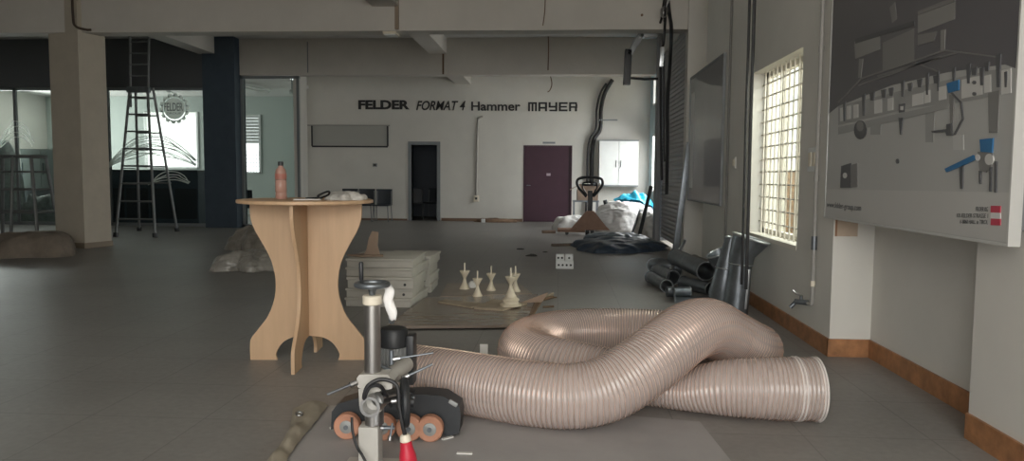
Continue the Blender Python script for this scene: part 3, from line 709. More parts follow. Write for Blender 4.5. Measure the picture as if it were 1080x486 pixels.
# white swirl film on the glass
def swirl(name, lab, px0, px1, py0, py1, n, seed):
    rnd = random.Random(seed); b = MB()
    for i in range(n):
        k = i/(n-1)
        P_ = [D(px0+(px1-px0)*q+rnd.uniform(-2, 2), py1-(py1-py0)*(math.sin(q*PI*.85+.15)*(.45+.55*k)+rnd.uniform(-.03, .03)), GY-.004) for q in [j/6 for j in range(7)]]
        b.tube(spline(P_, 6), .012, 5)
    return tag(b.build(name, film, at=D(px0, py1, GY)), lab, 'decal')
swirl('glass_decal', 'white swirling line decal on the glass behind the ladder', 112, 205, 142, 180, 9, 3)
swirl('glass_decal', 'small white swirl decal on the glass below the larger swirl', 158, 200, 181, 196, 4, 8)
swirl('glass_decal', 'white curved line decal on the glass at the left edge', 0, 34, 128, 158, 4, 5)
# dark reception counter behind the glass between pillar and dark column
x0, x1 = D(108, 200, 17.5).x, D(210, 200, 17.5).x; zt = D(160, 179, 17.5).z
t = thing('reception_counter', 'long dark blue counter behind the glass between pillar and column', 'counter', ((x0+x1)/2, 17.7, 0))
MB().bb(x0, x1, 17.45, 18.0, 0, zt-.05).build('body', blue_m, t, ang=0)
MB().bb(x0-.04, x1+.02, 17.40, 18.04, zt-.05, zt, .006).build('worktop', mat('dark_laminate', (.05, .06, .075), .35), t, ang=0)
for k in range(4):
    xa = x0+(x1-x0)*(k+.05)/4; xb = x0+(x1-x0)*(k+.95)/4
    MB().bb(xa, xb, 17.44, 17.45, .15, zt-.45).build('panel', chair_m, t, ang=0)
# white cabinet and wrapped goods behind the left glass
def Dx(px, y): return D(px, 180, y).x
x0, x1 = Dx(22, 18.6), Dx(66, 18.6); zt, zm_ = D(40, 157, 18.6).z, D(40, 200, 18.6).z
t = thing('white_cabinet', 'tall white cabinet behind the glass at far left', 'cabinet', ((x0+x1)/2, 18.8, 0))
MB().bb(x0, x1, 18.6, 19.1, zm_, zt).build('body', mat('dull_white_lacquer', (.40, .44, .42), .5), t, ang=0)
MB().bb(x0, x1, 18.62, 19.1, 0, zm_).build('plinth', frame_m, t, ang=0)
for k in range(2):
    a, c_ = x0+(x1-x0)*k/2+.02, x0+(x1-x0)*(k+1)/2-.02
    d = MB().bb(a, c_, 18.585, 18.6, zm_+.03, zt-.03).build('door', MATS['dull_white_lacquer'], t, ang=0)
    MB().bb(a+.03, a+.05, 18.56, 18.585, zm_+.4, zm_+.7).build('handle', dsteel_m, d, ang=0)
lump_thing('wrapped_goods', 'goods in crumpled clear plastic behind the left glass', 'bundle', mat('grey_green_plastic', (.30, .34, .33), .4, var=.3, scale=6, bump=.4, bscale=12), (Dx(45, 17.7), 17.75, 0), .55, .33, .75, 51, amp=.3, freq=5, n=44, k=16, power=.5)
lump_thing('wrapped_goods', 'tall goods in clear plastic behind the glass at the left edge', 'bundle', MATS['grey_green_plastic'], (Dx(3, 18.2), 18.1, 0), .6, .38, 1.9, 53, amp=.2, freq=4, n=44, k=20, power=.6)
# office ceiling lights (off)
for (a, c_), lab in ((((246, 92), (284, 103)), 'switched-off white tube light under the office ceiling right of the dark column'), (((160, 95), (182, 99)), 'switched-off white tube light under the office ceiling above the ladder')):
    A, B_ = D(*a, 18.6), D(*c_, 20.2)
    A.z = B_.z = 3.5
    t = thing('ceiling_tube_light', lab, 'light', ((A.x+B_.x)/2, (A.y+B_.y)/2, 3.62))
    d = (B_-A).normalized()
    MB().cyl(A, B_, .022, n=8).build('tube', white_m, t)
    MB().box((A+B_)/2+Vector((0, 0, .07)), ((B_-A).length, .08, .05), Euler((0, 0, math.atan2(d.y, d.x)))).build('housing', white_m, t, ang=0)
# clear spotlight / camera at the top of the right pane
p = D(308, 97, 17.4)
t = thing('ceiling_camera', 'small pale camera hanging behind the glass left of the far wall', 'camera', p)
MB().cyl((p.x, p.y, p.z+.05), (p.x, p.y, 3.62), .015, n=8).build('rod', frame_m, t)
MB().lathe([(.01, -.08), (.06, -.05), (.075, 0), (.06, .05), (.02, .07)], p, (0, 0, 1), 14).build('dome', white_m, t)
# conduits on pillar and beams
P_ = spline([(-7.88, 11.70, CZ-.02), (-7.88, 11.70, 3.8), (-7.84, 11.69, 3.62), (-7.70, 11.74, 3.57), (-7.62, 11.76, 3.57)], 6)
tag(MB().tube(P_, .02, 8).build('cable', mat('dark_brown_cable', (.07, .05, .035), .6), at=P_[0]), 'dark bent cable at the top corner of the left pillar', 'cable')
x = D(418.5, 15, 11.8).x
tag(MB().bb(x-.03, x+.03, 11.78, 11.82, 3.56, CZ).build('beam_conduit', mat('brown_conduit', (.30, .23, .17), .6), at=(x, 11.8, 3.56), ang=0), 'narrow brown conduit down the front beam left of centre', 'conduit')
t = thing('beam_light', 'small pale light fitting under the front beam beside the conduit', 'light', (x-.12, 11.95, 3.54))
MB().bb(x-.24, x-.02, 11.84, 12.1, 3.50, 3.54, .006).build('housing', cream_m, t, ang=0)
MB().bb(x-.22, x-.04, 11.86, 12.08, 3.485, 3.50).build('diffuser', white_m, t, ang=0)
x = D(467.5, 68, 17).x
tag(MB().bb(x-.02, x+.02, 16.98, 17.0, 3.56, 4.02).build('beam_conduit', brown_m, at=(x, 17, 3.56), ang=0), 'thin dark conduit down the second beam at the rib end', 'conduit')
x = D(324.5, 55, 17).x
tag(MB().bb(x-.012, x+.012, 16.985, 17.0, 3.6, 4.3).build('beam_conduit', frame_m, at=(x, 17, 3.6), ang=0), 'faint thin conduit on the second beam above the glass', 'conduit')
# loose wires hanging from beams
for (pts, y, lab) in ((((575, -2), (574.5, 12), (572.5, 27)), 11.75, 'thin wire hanging down the front beam'), (((578, 33), (578.5, 50), (578, 74)), 16.9, 'thin wire hanging down the second beam'), (((580, 78), (582, 88), (580, 95), (577.5, 97)), 17.6, 'short curled wire end hanging below the second beam above the lettering')):
    P_ = spline([D(a, b_, y) for a, b_ in pts], 6)
    tag(MB().tube(P_, .008 if y < 12 else .012, 6).build('hanging_wire', brown_m, at=P_[0]), lab, 'wire')
p = D(677, 16, 11.82); tag(MB().cyl((p.x, 11.80, p.z), (p.x, 11.82, p.z), .02, n=10).build('beam_hole_plug', brown_m, at=p), 'tiny dark plug on the front beam near the cable tray', 'plug')
# ------------------------------------------------------------------ standing table with crossed panels
tc = F(325, 379); tip = F(314, 390); a = math.atan2(-(tip-tc).x, -(tip-tc).y)
a = math.atan2(tip.x-tc.x, -(tip.y-tc.y))
t = thing('standing_table', 'tall round beech table on two crossed curved panels', 'table', tc, None, 0)
TH = 1.085
ux = Vector((math.cos(a), math.sin(a), 0)); uy = Vector((-math.sin(a), math.cos(a), 0))
half = [(.205, 0), (.212, .045), (.17, .115), (.10, .155), (0, .165)]
outer = [(.385, 0), (.385, .10), (.375, .15), (.325, .215), (.262, .30), (.222, .40), (.207, .50), (.215, .60), (.24, .69), (.29, .79), (.335, .87), (.362, .94), (.37, 1.0), (.37, TH-.022)]
def panel_pts(sgn_all=True):
    def sm(L, per=4): return [(p.x, p.y) for p in spline([(x, y, 0) for x, y in L], per)]
    o = sm(outer); i = sm(half)
    return [(x, z) for x, z in o] + [(-x, z) for x, z in o[::-1]] + [(-x, z) for x, z in i[:-1]] + [(x, z) for x, z in i[::-1]]
th = .022
def panel(u, v, part=None):
    return MB().prism([tc+u*x+v*(-th/2)+Vector((0, 0, z)) for x, z in panel_pts()], v*th)
panel(ux, uy).build('panel', wood_m, t, ang=25)
panel(uy, -ux).build('panel', wood_m, t, ang=25)
MB().lathe([(.438, TH-.022), (.441, TH-.018), (.441, TH-.004), (.438, TH)], tc, (0, 0, 1), 64).build('tabletop', wood_m, t)
# bottle
p = D(296.5, 208, 4.78); p.z = TH
t = thing('water_bottle', 'pinkish clear water bottle with dark cap standing on the round table', 'bottle', p)
MB().lathe([(.033, .002), (.037, .008), (.037, .04), (.034, .047), (.037, .054), (.037, .12), (.034, .126), (.037, .133), (.037, .17), (.032, .195), (.016, .215), (.014, .225)], p, (0, 0, 1), 24).build('body', bottle_m, t)
MB().lathe([(.0375, .135), (.0378, .14), (.0378, .165), (.0375, .17)], p, (0, 0, 1), 24, cap=False).build('label', mat('reddish_label', (.32, .12, .09), .5), t)
MB().lathe([(.018, .222), (.018, .245), (.016, .249)], p, (0, 0, 1), 18).build('cap', black_m, t)
# clutter on table
p = D(362, 208, 4.82); p.z = TH
lump_thing('plastic_bag', 'crumpled pale plastic bag heaped on the right of the round table', 'bag', mat('dull_white_plastic', (.42, .41, .38), .4, var=.2, scale=20, bump=.3, bscale=40), p, .13, .10, .05, 61, amp=.45, freq=7, n=54, k=16, power=.6, outline=.3)
p2 = D(341, 208, 4.84); p2.z = TH
tag(MB().tube(spline([(p2.x-.09, p2.y-.08, TH+.008), (p2.x-.03, p2.y-.02, TH+.012), (p2.x, p2.y-.1, TH+.03), (p2.x+.04, p2.y-.02, TH+.055), (p2.x+.02, p2.y+.04, TH+.03), (p2.x-.04, p2.y+.05, TH+.008)], 8), .007, 8).build('cable', cable_m, at=p2), 'black cable loop lying on the round table beside the plastic bag', 'cable')
p3 = D(325, 208, 4.72)
tag(MB().box((p3.x, p3.y, TH+.004), (.17, .10, .006), Euler((0, 0, .2))).build('paper_sheet', paper_m, at=(p3.x, p3.y, TH)), 'flat white paper sheet on the round table left of the bag', 'paper')

# ------------------------------------------------------------------ white slab stacks behind the table
rnd = random.Random(4)
def slab_stack(x0, x1, y0, dep, hs, names, seed, group):
    r = random.Random(seed); z = 0
    for i, h in enumerate(hs):
        jx, jy, ja = r.uniform(-.02, .02), r.uniform(-.03, .03), r.uniform(-.05, .05)
        if i == 0: jx = jy = 0
        cx, cy = (x0+x1)/2+jx, y0+dep/2+jy
        t = thing('foam_crate', names[i], 'crate', (cx, cy, z), group)
        E_ = Euler((0, 0, ja)); R = E_.to_matrix()
        MB().box((cx, cy, z+h*.36), (x1-x0-.02, dep-.02, h*.72), E_, .006).build('body', foam_m, t)
        MB().box((cx, cy, z+h*.86), (x1-x0, dep, h*.26), E_, .008).build('lid', foam_m, t)
        if i in (1, 2):
            q = Vector((cx, cy, z+h*.36))+R@Vector(((x1-x0)*.36, -dep/2+.008, 0))
            MB().cyl(q, q+R@Vector((0, -.004, 0)), .013, n=10).build('plug_hole', black_m, t)
        z += h+.002
    return z
xa, xb = D(366, 300, 6.9).x, D(437, 300, 6.9).x
zt = slab_stack(xa, xb, 6.85, .75, (.085, .09, .11, .085, .085), ['lowest white foam crate of the front stack behind the round table', 'second white foam crate up in the front stack by the table', 'thick middle white foam crate of the front stack by the table', 'fourth white foam crate up in the front stack by the table', 'topmost white foam crate of the front stack, brown card on it'], 2, 'white foam crates stacked behind the table')
xa2, xb2 = D(436, 290, 7.85).x+.02, D(456, 290, 7.85).x
slab_stack(xa2-.35, xb2, 7.75, .6, (.09, .1, .1, .1), ['lowest white foam crate of the rear right stack', 'second white foam crate of the rear right stack', 'third white foam crate of the rear right stack', 'topmost white foam crate of the rear right stack'], 11, 'white foam crates stacked behind the table')
p = D(392, 258, 7.05)
b = MB(); base = Vector((p.x, 7.05, zt))
cr = [(-.10, .0), (-.02, .02), (.03, .10), (.02, .22), (.06, .26), (.09, .2), (.10, .08), (.13, .02), (.16, -.0)]
b.prism([base+Vector((x-.03, .02*math.sin(x*30), z+.002)) for x, z in [(-.05, 0), (-.02, .06), (.0, .17), (.03, .24), (.07, .23), (.06, .1), (.09, .0)]], (.02, .015, 0))
tag(b.build('card_offcut', card_m, at=base), 'torn upright piece of brown card on the front foam stack', 'card')
b = MB().prism([base+Vector((x, y, .003)) for x, y in [(-.24, -.02), (-.08, -.12), (.13, -.06), (.1, .05), (-.1, .1)]], (0, 0, .012))
tag(b.build('card_offcut', card_m, at=base), 'flat brown card scrap lying on top of the front foam stack', 'card')

# dusty plastic left of the table
p = F(252, 286); c = (p.x+.05, p.y+.3, 0)
tag(MB().lump(c, .66, .5, .24, 71, amp=.2, freq=4, n=150, k=60, power=1.0, outline=.35).crease(.035, 5, 3).crease(.014, 15, 5).build('plastic_sheet', dusty_m, at=c, ang=80), 'crumpled dusty clear plastic sheet on floor left of the table', 'sheet')
p = F(262, 262); c = (p.x+.15, p.y-.2, 0)
tag(MB().lump(c, .42, .35, .40, 72, amp=.2, freq=4, n=110, k=44, power=1.0, outline=.3).crease(.03, 6, 4).crease(.012, 17, 6).build('plastic_sheet', mat('dusty_tan_plastic', (.25, .23, .2), .35, var=.25, scale=8, bump=.3, bscale=16), at=c, ang=80), 'smaller dusty plastic bundle behind the crumpled sheet left of table', 'sheet')
# ------------------------------------------------------------------ boards and spools on the floor
def plate(pts, z0, z1): return MB().prism([Vector((p.x, p.y, z0)) for p in pts], (0, 0, z1-z0))
big = [F(408, 349), F(553, 347.5), F(567, 314), F(447, 318)]
tag(plate(big, .018, .04).build('board', mdf_m, at=((big[0]+big[2])/2).to_tuple(), ang=0), 'large glossy brown board lying flat on the floor behind the hose', 'board')
lo = [F(446, 345), F(556, 343), F(572, 318), F(452, 320)]
tag(plate(lo, 0, .018).build('board', brown_m, at=((lo[0]+lo[2])/2).to_tuple(), ang=0), 'dark board lying underneath the large glossy brown board', 'board')
ZB = .04
re_ = [F(464, 316.6), F(561, 313), F(548, 302.5), F(472, 302)]
tag(plate(re_, 0, ZB).build('board', mat('light_brown_board', (.27, .225, .18), .4, var=.15, scale=3), at=((re_[0]+re_[2])/2).to_tuple(), ang=0), 'lighter brown board under the rear spools, just behind the glossy one', 'board')
for (pts, h, m_, lab) in (([(500, 326), (530, 328), (556, 321), (520, 317)], .016, mat('pale_plywood', (.33, .27, .2), .6, var=.2, scale=6), 'pale plywood offcut lying under the front spool'), ([(462, 319), (497, 325), (512, 321.5), (470, 316.8)], .012, MATS['pale_plywood'], 'small plywood offcut under the left spools')):
    P_ = [F(*q, ZB) for q in pts]; tag(plate(P_, ZB, ZB+h).build('plywood_offcut', m_, at=P_[0], ang=0), lab, 'offcut')
A = F(538, 319, ZB+.02)
wd = MB().prism([A+Vector((.10, 0, 0)), A+Vector((.30, .02, .005)), A+Vector((.36, .03, .10))], (0, .012, 0))
tag(wd.build('card_offcut', card_m, at=A), 'thin triangular brown offcut standing right of the front spool', 'card')
spool_m = mat('ivory_plastic', (.66, .59, .46), .5, var=.06, scale=12)
def spool(loc, h, label, group='ivory hourglass spools on the board'):
    t = thing('spool', label, 'spool', (0, 0, 0), group); k = h/.30
    MB().lathe([(.06, 0), (.06, .006), (.046, .03), (.026, .075), (.017, .115), (.017, .125)], (0, 0, 0), (0, 0, 1), 20).build('foot', spool_m, t)
    MB().lathe([(.017, .125), (.028, .15), (.048, .185), (.058, .205), (.058, .212), (.02, .2)], (0, 0, 0), (0, 0, 1), 20).build('cup', spool_m, t)
    MB().cyl((0, 0, .2), (0, 0, .30), .009, n=10).build('rod', cream_m, t)
    t.location = loc; t.scale = (k, k, k); return t
def sp(px, py, z, top): 
    q = F(px, py, z); s = 780/q.y; return q, (py-top)/s
g = 'ivory hourglass spools on the board'
for i, (px, py, z, top, lab) in enumerate(((490, 304.5, ZB, 276.5, 'ivory hourglass spool with rod, leftmost of the group on the board'), (503.5, 312, ZB, 285, 'ivory spool with chipped look, second from the left on the board'), (518, 306, ZB, 280, 'ivory hourglass spool in the middle of the group on the board'), (543.5, 307, ZB, 280, 'ivory hourglass spool at the right rear, partly hidden by the front one'))):
    q, h = sp(px, py, z, top)
    if i == 0: s0 = spool(q, h, lab)
    else:
        c = copy_tree(s0); c.location = q; k = h/.30; c.scale = (k, k, k); c['label'] = lab
q = F(538.5, 322, ZB+.016)
t = thing('round_pedestal', 'stepped round ivory pedestal carrying the front spool', 'pedestal', q)
MB().lathe([(.10, 0), (.10, .012), (.075, .02), (.07, .045), (.08, .05), (.08, .06), (.05, .066)], q, (0, 0, 1), 24).build('disc', spool_m, t)
MB().lathe([(.078, .0605), (.06, .075), (.05, .08)], q, (0, 0, 1), 24).build('collar', spool_m, t)
c = copy_tree(s0); c.location = (q.x, q.y, q.z+.081); k = .27/.30; c.scale = (k, k, k); c['label'] = 'ivory hourglass spool nearest the camera, standing on the stepped pedestal'
q = F(498.5, 303, ZB); lump_thing('tape_roll', 'small white crumpled wad between the left spools', 'wad', paper_m, q, .05, .045, .07, 81, amp=.25, n=24, k=10)
for (a_, b_, r_, m_, lab) in (((558, 308.5), (583, 309.5), .014, MATS['pale_plywood'], 'thin wooden rod on the floor right of the spools, rear one'), ((556, 311), (583, 313), .016, brown_m, 'thicker dark rod in the middle of three right of the spools'), ((560, 319), (584, 323), .01, brown_m, 'thinnest dark rod, frontmost of three right of the spools')):
    A, B_ = F(*a_, ZB+r_), F(*b_, r_); 
    A.x = max(A.x, -.14); A.z = r_
    tag(MB().cyl(A, B_, r_, n=10).build('wooden_rod', m_, at=A), lab, 'rod')
q = F(510, 377)
tag(MB().box((q.x, q.y+.02, .045), (.055, .03, .088), Euler((-.15, 0, .1)), .002).build('white_card', paper_m, at=(q.x, q.y, 0)), 'small white card standing on the floor between board and hose', 'card')
q = F(585, 314); lump_thing('floor_scrap', 'tiny dark speck of debris beside the thin rods', 'scrap', brown_m, (q.x, q.y, 0), .03, .02, .012, 84, amp=.3, n=12, k=5)
# ------------------------------------------------------------------ mat on the floor
mat_pts = [F(348, 428), F(560, 430), F(738, 445), F(782, 500), F(270, 520)]
tag(plate(mat_pts, 0, .003).build('floor_mat', mat('pale_grey_mat', (.34, .33, .325), .55, var=.08, scale=3, bump=.05), at=(-.3, 3.2, 0), ang=0), 'wide pale grey mat lying under the hose and wheeled machine', 'mat')

# ------------------------------------------------------------------ clear ribbed hose
R0 = .162
path = [(-.93, 3.98, .165), (-.70, 3.90, .165), (-.42, 3.77, .165), (-.16, 3.65, .165), (.06, 3.60, .168), (.24, 3.62, .20), (.41, 3.70, .28), (.56, 3.82, .365), (.70, 3.98, .42), (.84, 4.15, .415), (.99, 4.33, .33), (1.17, 4.50, .22), (1.25, 4.76, .165), (1.08, 5.03, .165), (.72, 5.15, .165), (.35, 5.18, .165), (.02, 5.06, .165), (-.18, 4.80, .165), (-.20, 4.48, .165), (-.03, 4.22, .165), (.24, 4.12, .15), (.46, 4.06, .125), (.68, 3.97, .115), (.88, 3.88, .15), (1.08, 3.84, .163), (1.34, 3.84, .165)]
cen = spline(path, 40)
# resample evenly
d = [0]
for i in range(1, len(cen)): d.append(d[-1]+(cen[i]-cen[i-1]).length)
PITCH = .021; L = d[-1]; nr = int(L/PITCH); sub = 5; j = 0; pts = []
for i in range(nr*sub+1):
    s = L*i/(nr*sub)
    while j < len(d)-2 and d[j+1] < s: j += 1
    k = (s-d[j])/max(1e-6, d[j+1]-d[j]); pts.append(cen[j].lerp(cen[j+1], k))
t = thing('ribbed_hose', 'large clear ribbed plastic hose with copper wire coiled on the floor', 'hose', (.3, 4.1, 0))
def squash(p): return 1 if p.z > .163 or p.y > 4.3 else max(.62, (p.z-.004)/.162)
rings, wires = [], MB(); up = Vector((0, 0, 1)); NS = 32
wr = []
for i, p in enumerate(pts):
    tg = (pts[min(i+1, len(pts)-1)]-pts[max(i-1, 0)]).normalized()
    side = tg.cross(up).normalized(); v = side.cross(tg).normalized(); q = (i % sub)/sub
    r = R0-.0045+.0045*(.5+.5*math.cos(2*PI*q)); sq = squash(p); wide = 1+(1-sq)*.35
    rings.append([p+(side*math.cos(2*PI*k/NS)*r*wide+v*math.sin(2*PI*k/NS)*r*sq) for k in range(NS)])
    if i % sub == 0: wr.append((p, side, v, sq, wide))
MB().rings(rings, cap=False).build('tube_wall', hose_m, t, ang=60)
wire_m = mat('copper_wire', (.80, .60, .50), .28, .75, var=.05)
b = MB()
hel = []
for a_ in range(len(wr)-1):
    p, s_, v_, sq, wd_ = wr[a_]; p2 = wr[a_+1][0]
    for k in range(20):
        th_ = 2*PI*k/20; c = p.lerp(p2, k/20); r = R0+.0004
        hel.append(c+s_*math.cos(th_)*r*wd_+v_*math.sin(th_)*r*sq)
b.tube(hel, .0016, 4); b.build('wire_coil', wire_m, t, ang=80)
E_ = pts[-1]; tg = (pts[-1]-pts[-6]).normalized()
b = MB(); 
for off in (0, -.014, -.10, -.118): b.torus(E_+tg*off, tg, R0+.001, .0045, 40, 6)
b.build('end_rings', mat('milky_plastic', (.75, .70, .67), .3), t)

# ------------------------------------------------------------------ wheeled feeder machine
YM = 3.0
def M(px, py, y=YM): return D(px, py, y)
foot = F(391, 486); base = Vector((M(391, 480).x, YM, 0))
t = thing('wheeled_feeder', 'grey power feeder machine with column, handwheel and tan wheels', 'machine', base)
MB().box((base.x, YM, .012), (.24, .2, .024), None, .008).build('base_plate', cast_m, t)
zt = M(391, 447).z
MB().box((base.x, YM, zt/2), (.086, .086, zt), None, .01).build('post', cast_m, t)
x = M(393, 380).x
MB().cyl((x, YM, zt-.01), (x, YM, M(393, 318).z), .034, n=28).build('column', mat('brushed_column_steel', (.36, .35, .34), .35, .9, var=.15, scale=3), t)
z0, z1 = M(394, 321).z, M(394, 311).z
MB().lathe([(.035, z0), (.04, z0+.004), (.04, z1-.004), (.035, z1)], (x, YM, 0), (0, 0, 1), 28).build('collar', cream_m, t)
# handwheel
zc = M(394, 300).z
b = MB().torus((x, YM, zc), (0, 0, 1), .064, .0115, 36, 10)
for k in range(3):
    a_ = 2*PI*k/3+.5; b.cyl((x, YM, zc-.012), (x+.06*math.cos(a_), YM+.06*math.sin(a_), zc), .009, n=8)
b.lathe([(.012, z1-.004), (.014, z1+.012), (.022, zc-.012), (.026, zc-.004), (.02, zc+.004), (.01, zc+.006)], (x, YM, 0), (0, 0, 1), 20)
hw = b.build('handwheel', dsteel_m, t)
hx = M(381, 290).x
MB().lathe([(.006, 0), (.006, .012), (.009, .018), (.0095, .085), (.006, .09)], (hx, YM, zc+.004), (0, 0, 1), 12).build('crank_knob', black_m, hw)
# clamp casting with arms
b = MB().prism([M(376, 399, YM-.05), M(379, 395, YM-.05), M(409, 395, YM-.05), M(415, 402, YM-.05), M(413, 410, YM-.05), M(398, 413, YM-.05), M(385, 412, YM-.05), M(377, 408, YM-.05)], (0, .1, 0))
b.lathe([(.04, M(393, 412).z-.01), (.046, M(393, 410).z), (.046, M(393, 398).z), (.042, M(393, 392).z)], (x, YM, 0), (0, 0, 1), 28)
b.prism([M(378, 410, YM-.045), M(400, 410, YM-.045), M(402, 434, YM-.045), M(396, 437, YM-.045), M(384, 436, YM-.045), M(379, 428, YM-.045)], (0, .09, 0))
bmesh.ops.bevel(b.bm, geom=[e for e in b.bm.edges if e.is_manifold and e.calc_face_angle(0) > .9], offset=.005, segments=2, affect='EDGES')
cs = b.build('clamp_casting', cast_m, t)
c = M(392, 427, YM-.075)
b = MB().rings([[c+Vector((r*math.cos(k*PI/14), y, r*math.sin(k*PI/14))) for k in range(28)] for r, y in ((.030, .09), (.030, -.03), (.042, -.03), (.042, .09))], closed=True)
b.build('clamp_ring', chrome_m, t)
MB().cyl((c.x, YM+.02, c.z), (c.x, YM+.022, c.z), .030, n=20).build('bore', black_m, cs)
A, B_ = M(398, 421, YM-.06), M(422, 414, YM+.1)
MB().cyl(A, B_, .03, n=20).build('side_tube', chrome_m, t)
A, B_ = M(405, 402, YM-.01), M(428, 384, YM+.26)
MB().cyl(A, B_, .036, n=20).build('motor_arm', cast_m, t)
MB().cyl(M(397, 446, YM), M(397, 430, YM), .032, n=20).build('lower_sleeve', chrome_m, t)
def lever(a_, b_, ya, yb, knob=None, r=.0055, nm='clamp_lever', tip_r=.01):
    A, B_ = M(*a_, ya), M(*b_, yb)
    o = MB().cyl(A, B_, r, n=10).build(nm, dsteel_m, t)
    MB().cyl(A, A.lerp(B_, .22), tip_r, n=10).build('hub', chrome_m, o)
    return o
lever((376, 403), (345, 416), YM-.05, YM-.12, tip_r=.014)
lever((424, 399), (456, 384), YM, YM+.05)
lever((412, 379), (457, 372), YM+.06, YM+.1, r=.004)
lever((413, 384), (413, 369), YM+.06, YM+.06, r=.011)
lever((398, 384), (412, 390), YM+.02, YM+.05, r=.008)
lever((402, 451), (416, 451), YM-.01, YM-.01, r=.009)
lever((411, 464), (414, 446), YM-.03, YM-.02, r=.005)
lever((413, 423), (437, 419), YM-.03, YM-.02, r=.006)
# motor
YMo = 3.32; mx = M(415, 370, YMo).x
za, zb2, zc2 = M(415, 400, YMo).z, M(415, 364, YMo).z, M(415, 345, YMo).z
b = MB().cyl((mx, YMo, za), (mx, YMo, zb2), .056, n=32)
for k in range(22):
    a_ = 2*PI*k/22; b.box((mx+.06*math.cos(a_), YMo+.06*math.sin(a_), (za+zb2)/2), (.012, .005, zb2-za-.01), Euler((0, 0, a_)))
b.build('motor_body', motor_m, t)
MB().lathe([(.062, zb2-.004), (.066, zb2), (.066, zc2-.016), (.058, zc2-.003), (.03, zc2)], (mx, YMo, 0), (0, 0, 1), 32).build('fan_cover', black_m, t)
p = M(434, 378, YMo+.02); MB().box((p.x, p.y, p.z), (.035, .09, .23), None, .008).build('terminal_box', black_m, t)
# feeder head with wheels
YH = 3.40
pr = [(349, 455), (350, 436), (356, 428), (376, 422), (404, 419), (446, 418), (468, 420), (484, 430), (486, 440), (484, 459), (470, 462), (464, 452), (440, 446), (418, 444), (380, 446), (362, 452)]
b = MB().prism([M(px, py-2, YH+.03) for px, py in pr], (0, .13, 0))
bmesh.ops.bevel(b.bm, geom=[e for e in b.bm.edges if e.calc_face_angle(0) > 1.2], offset=.008, segments=2, affect='EDGES')
b.build('feeder_head', mat('black_casting', (.03, .033, .037), .45, var=.2, scale=9), t)
MB().box(M(424, 416, YH+.09), (.13, .09, .05), None, .012).build('gearbox', MATS['black_casting'], t)
p = M(478, 425, YH+.02); MB().box(p, (.045, .015, .02), Euler((0, .5, 0)), .004).build('end_label', mat('grey_label', (.3, .31, .31), .4), t)
for px, py in ((366.5, 442), (404, 441), (432, 445), (454, 446.5)):
    w = M(px, py, YH-.01); w.z = .0625
    w = D(px, py, YH-.02); r = .062; w = Vector((w.x, YH-.02, r+.001))
    wh = MB().lathe([(.036, -.024), (.056, -.026), (.062, -.020), (.062, .020), (.056, .026), (.036, .024)], w, (0, 1, 0), 36).build('wheel', tan_m, t)
    MB().lathe([(.012, -.028), (.03, -.026), (.037, -.018), (.037, .02)], w, (0, 1, 0), 28).build('rim', mat('wheel_grey', (.36, .37, .36), .4, .5), wh)
    MB().cyl(w+Vector((0, -.034, 0)), w+Vector((0, -.02, 0)), .011, n=12).build('axle_nut', dsteel_m, wh)
    MB().cyl(w+Vector((0, .02, 0)), w+Vector((0, .1, 0)), .014, n=12).build('axle', dsteel_m, wh)
# side handwheel seen edge-on
c = M(427, 424, YM-.02); ax = Vector((1, .28, 0)).normalized()
b = MB().torus(c, ax, .088, .017, 36, 10).cyl(c-ax*.035, c+ax*.035, .026, n=18)
for k in range(3):
    a_ = 2*PI*k/3; v = Vector((-ax.y, ax.x, 0))*math.cos(a_)+Vector((0, 0, 1))*math.sin(a_); b.cyl(c, c+v*.09, .012, n=8)
b.build('side_handwheel', black_m, t)
# cable and red plug
top = M(427, 458, YM-.10); bot = M(431, 489, YM-.10); d_ = (bot-top).normalized()
P_ = [M(412, 428, YM+.02), M(402, 408, YM-.09), M(390, 408, YM-.10), M(384, 420, YM-.11), M(388, 407, YM-.11), M(402, 400, YM-.10), M(418, 406, YM-.10), M(421, 428, YM-.11), M(424, 446, YM-.11), top]
cb = MB().tube(spline(P_, 8), .0085, 8).build('power_cable', cable_m, t)
MB().lathe([(.016, 0), (.021, .006), (.023, .026), (.020, .03)], top, d_, 20).build('cable_gland', cream_m, cb)
MB().lathe([(.018, .028), (.024, .034), (.027, .06), (.034, .085), (.036, .115), (.033, .125), (.034, .14), (.028, .142)], top, d_, 24).build('red_plug', red_m, cb)
P_ = [M(371, 440, YM-.04), M(372, 455, YM-.06), M(376, 470, YM-.07), M(382, 480, YM-.09), M(388, 492, YM-.1), M(393, 503, YM-.12)]
MB().tube(spline(P_, 6), .006, 8).build('control_cable', cable_m, t)
# white rag and ring hanging from the handwheel
P_ = M(411, 302, YM+.02)
t = thing('rag', 'white plastic strip with metal ring dangling from the handwheel rim', 'rag', P_)
b = MB(); rr = []
for i in range(13):
    k = i/12; cx = M(408+6*k+1.5*math.sin(k*9), 301+36*k, YM+.03)
    w_ = .016+.011*math.sin(k*2.6)-.008*k
    rr.append([cx+Vector((w_*math.cos(q)*(1+.2*math.sin(3*q+i)), .010*math.sin(q)*(1+.4*math.sin(5*q+i*2)), .004*math.sin(4*q+i))) for q in [2*PI*j/18 for j in range(18)]])
b.rings(rr); b.build('strip', plastic_m, t, ang=80)
MB().torus(M(413, 338, YM+.03), (.3, 1, 0), .012, .003, 20, 6).build('ring', dsteel_m, t)

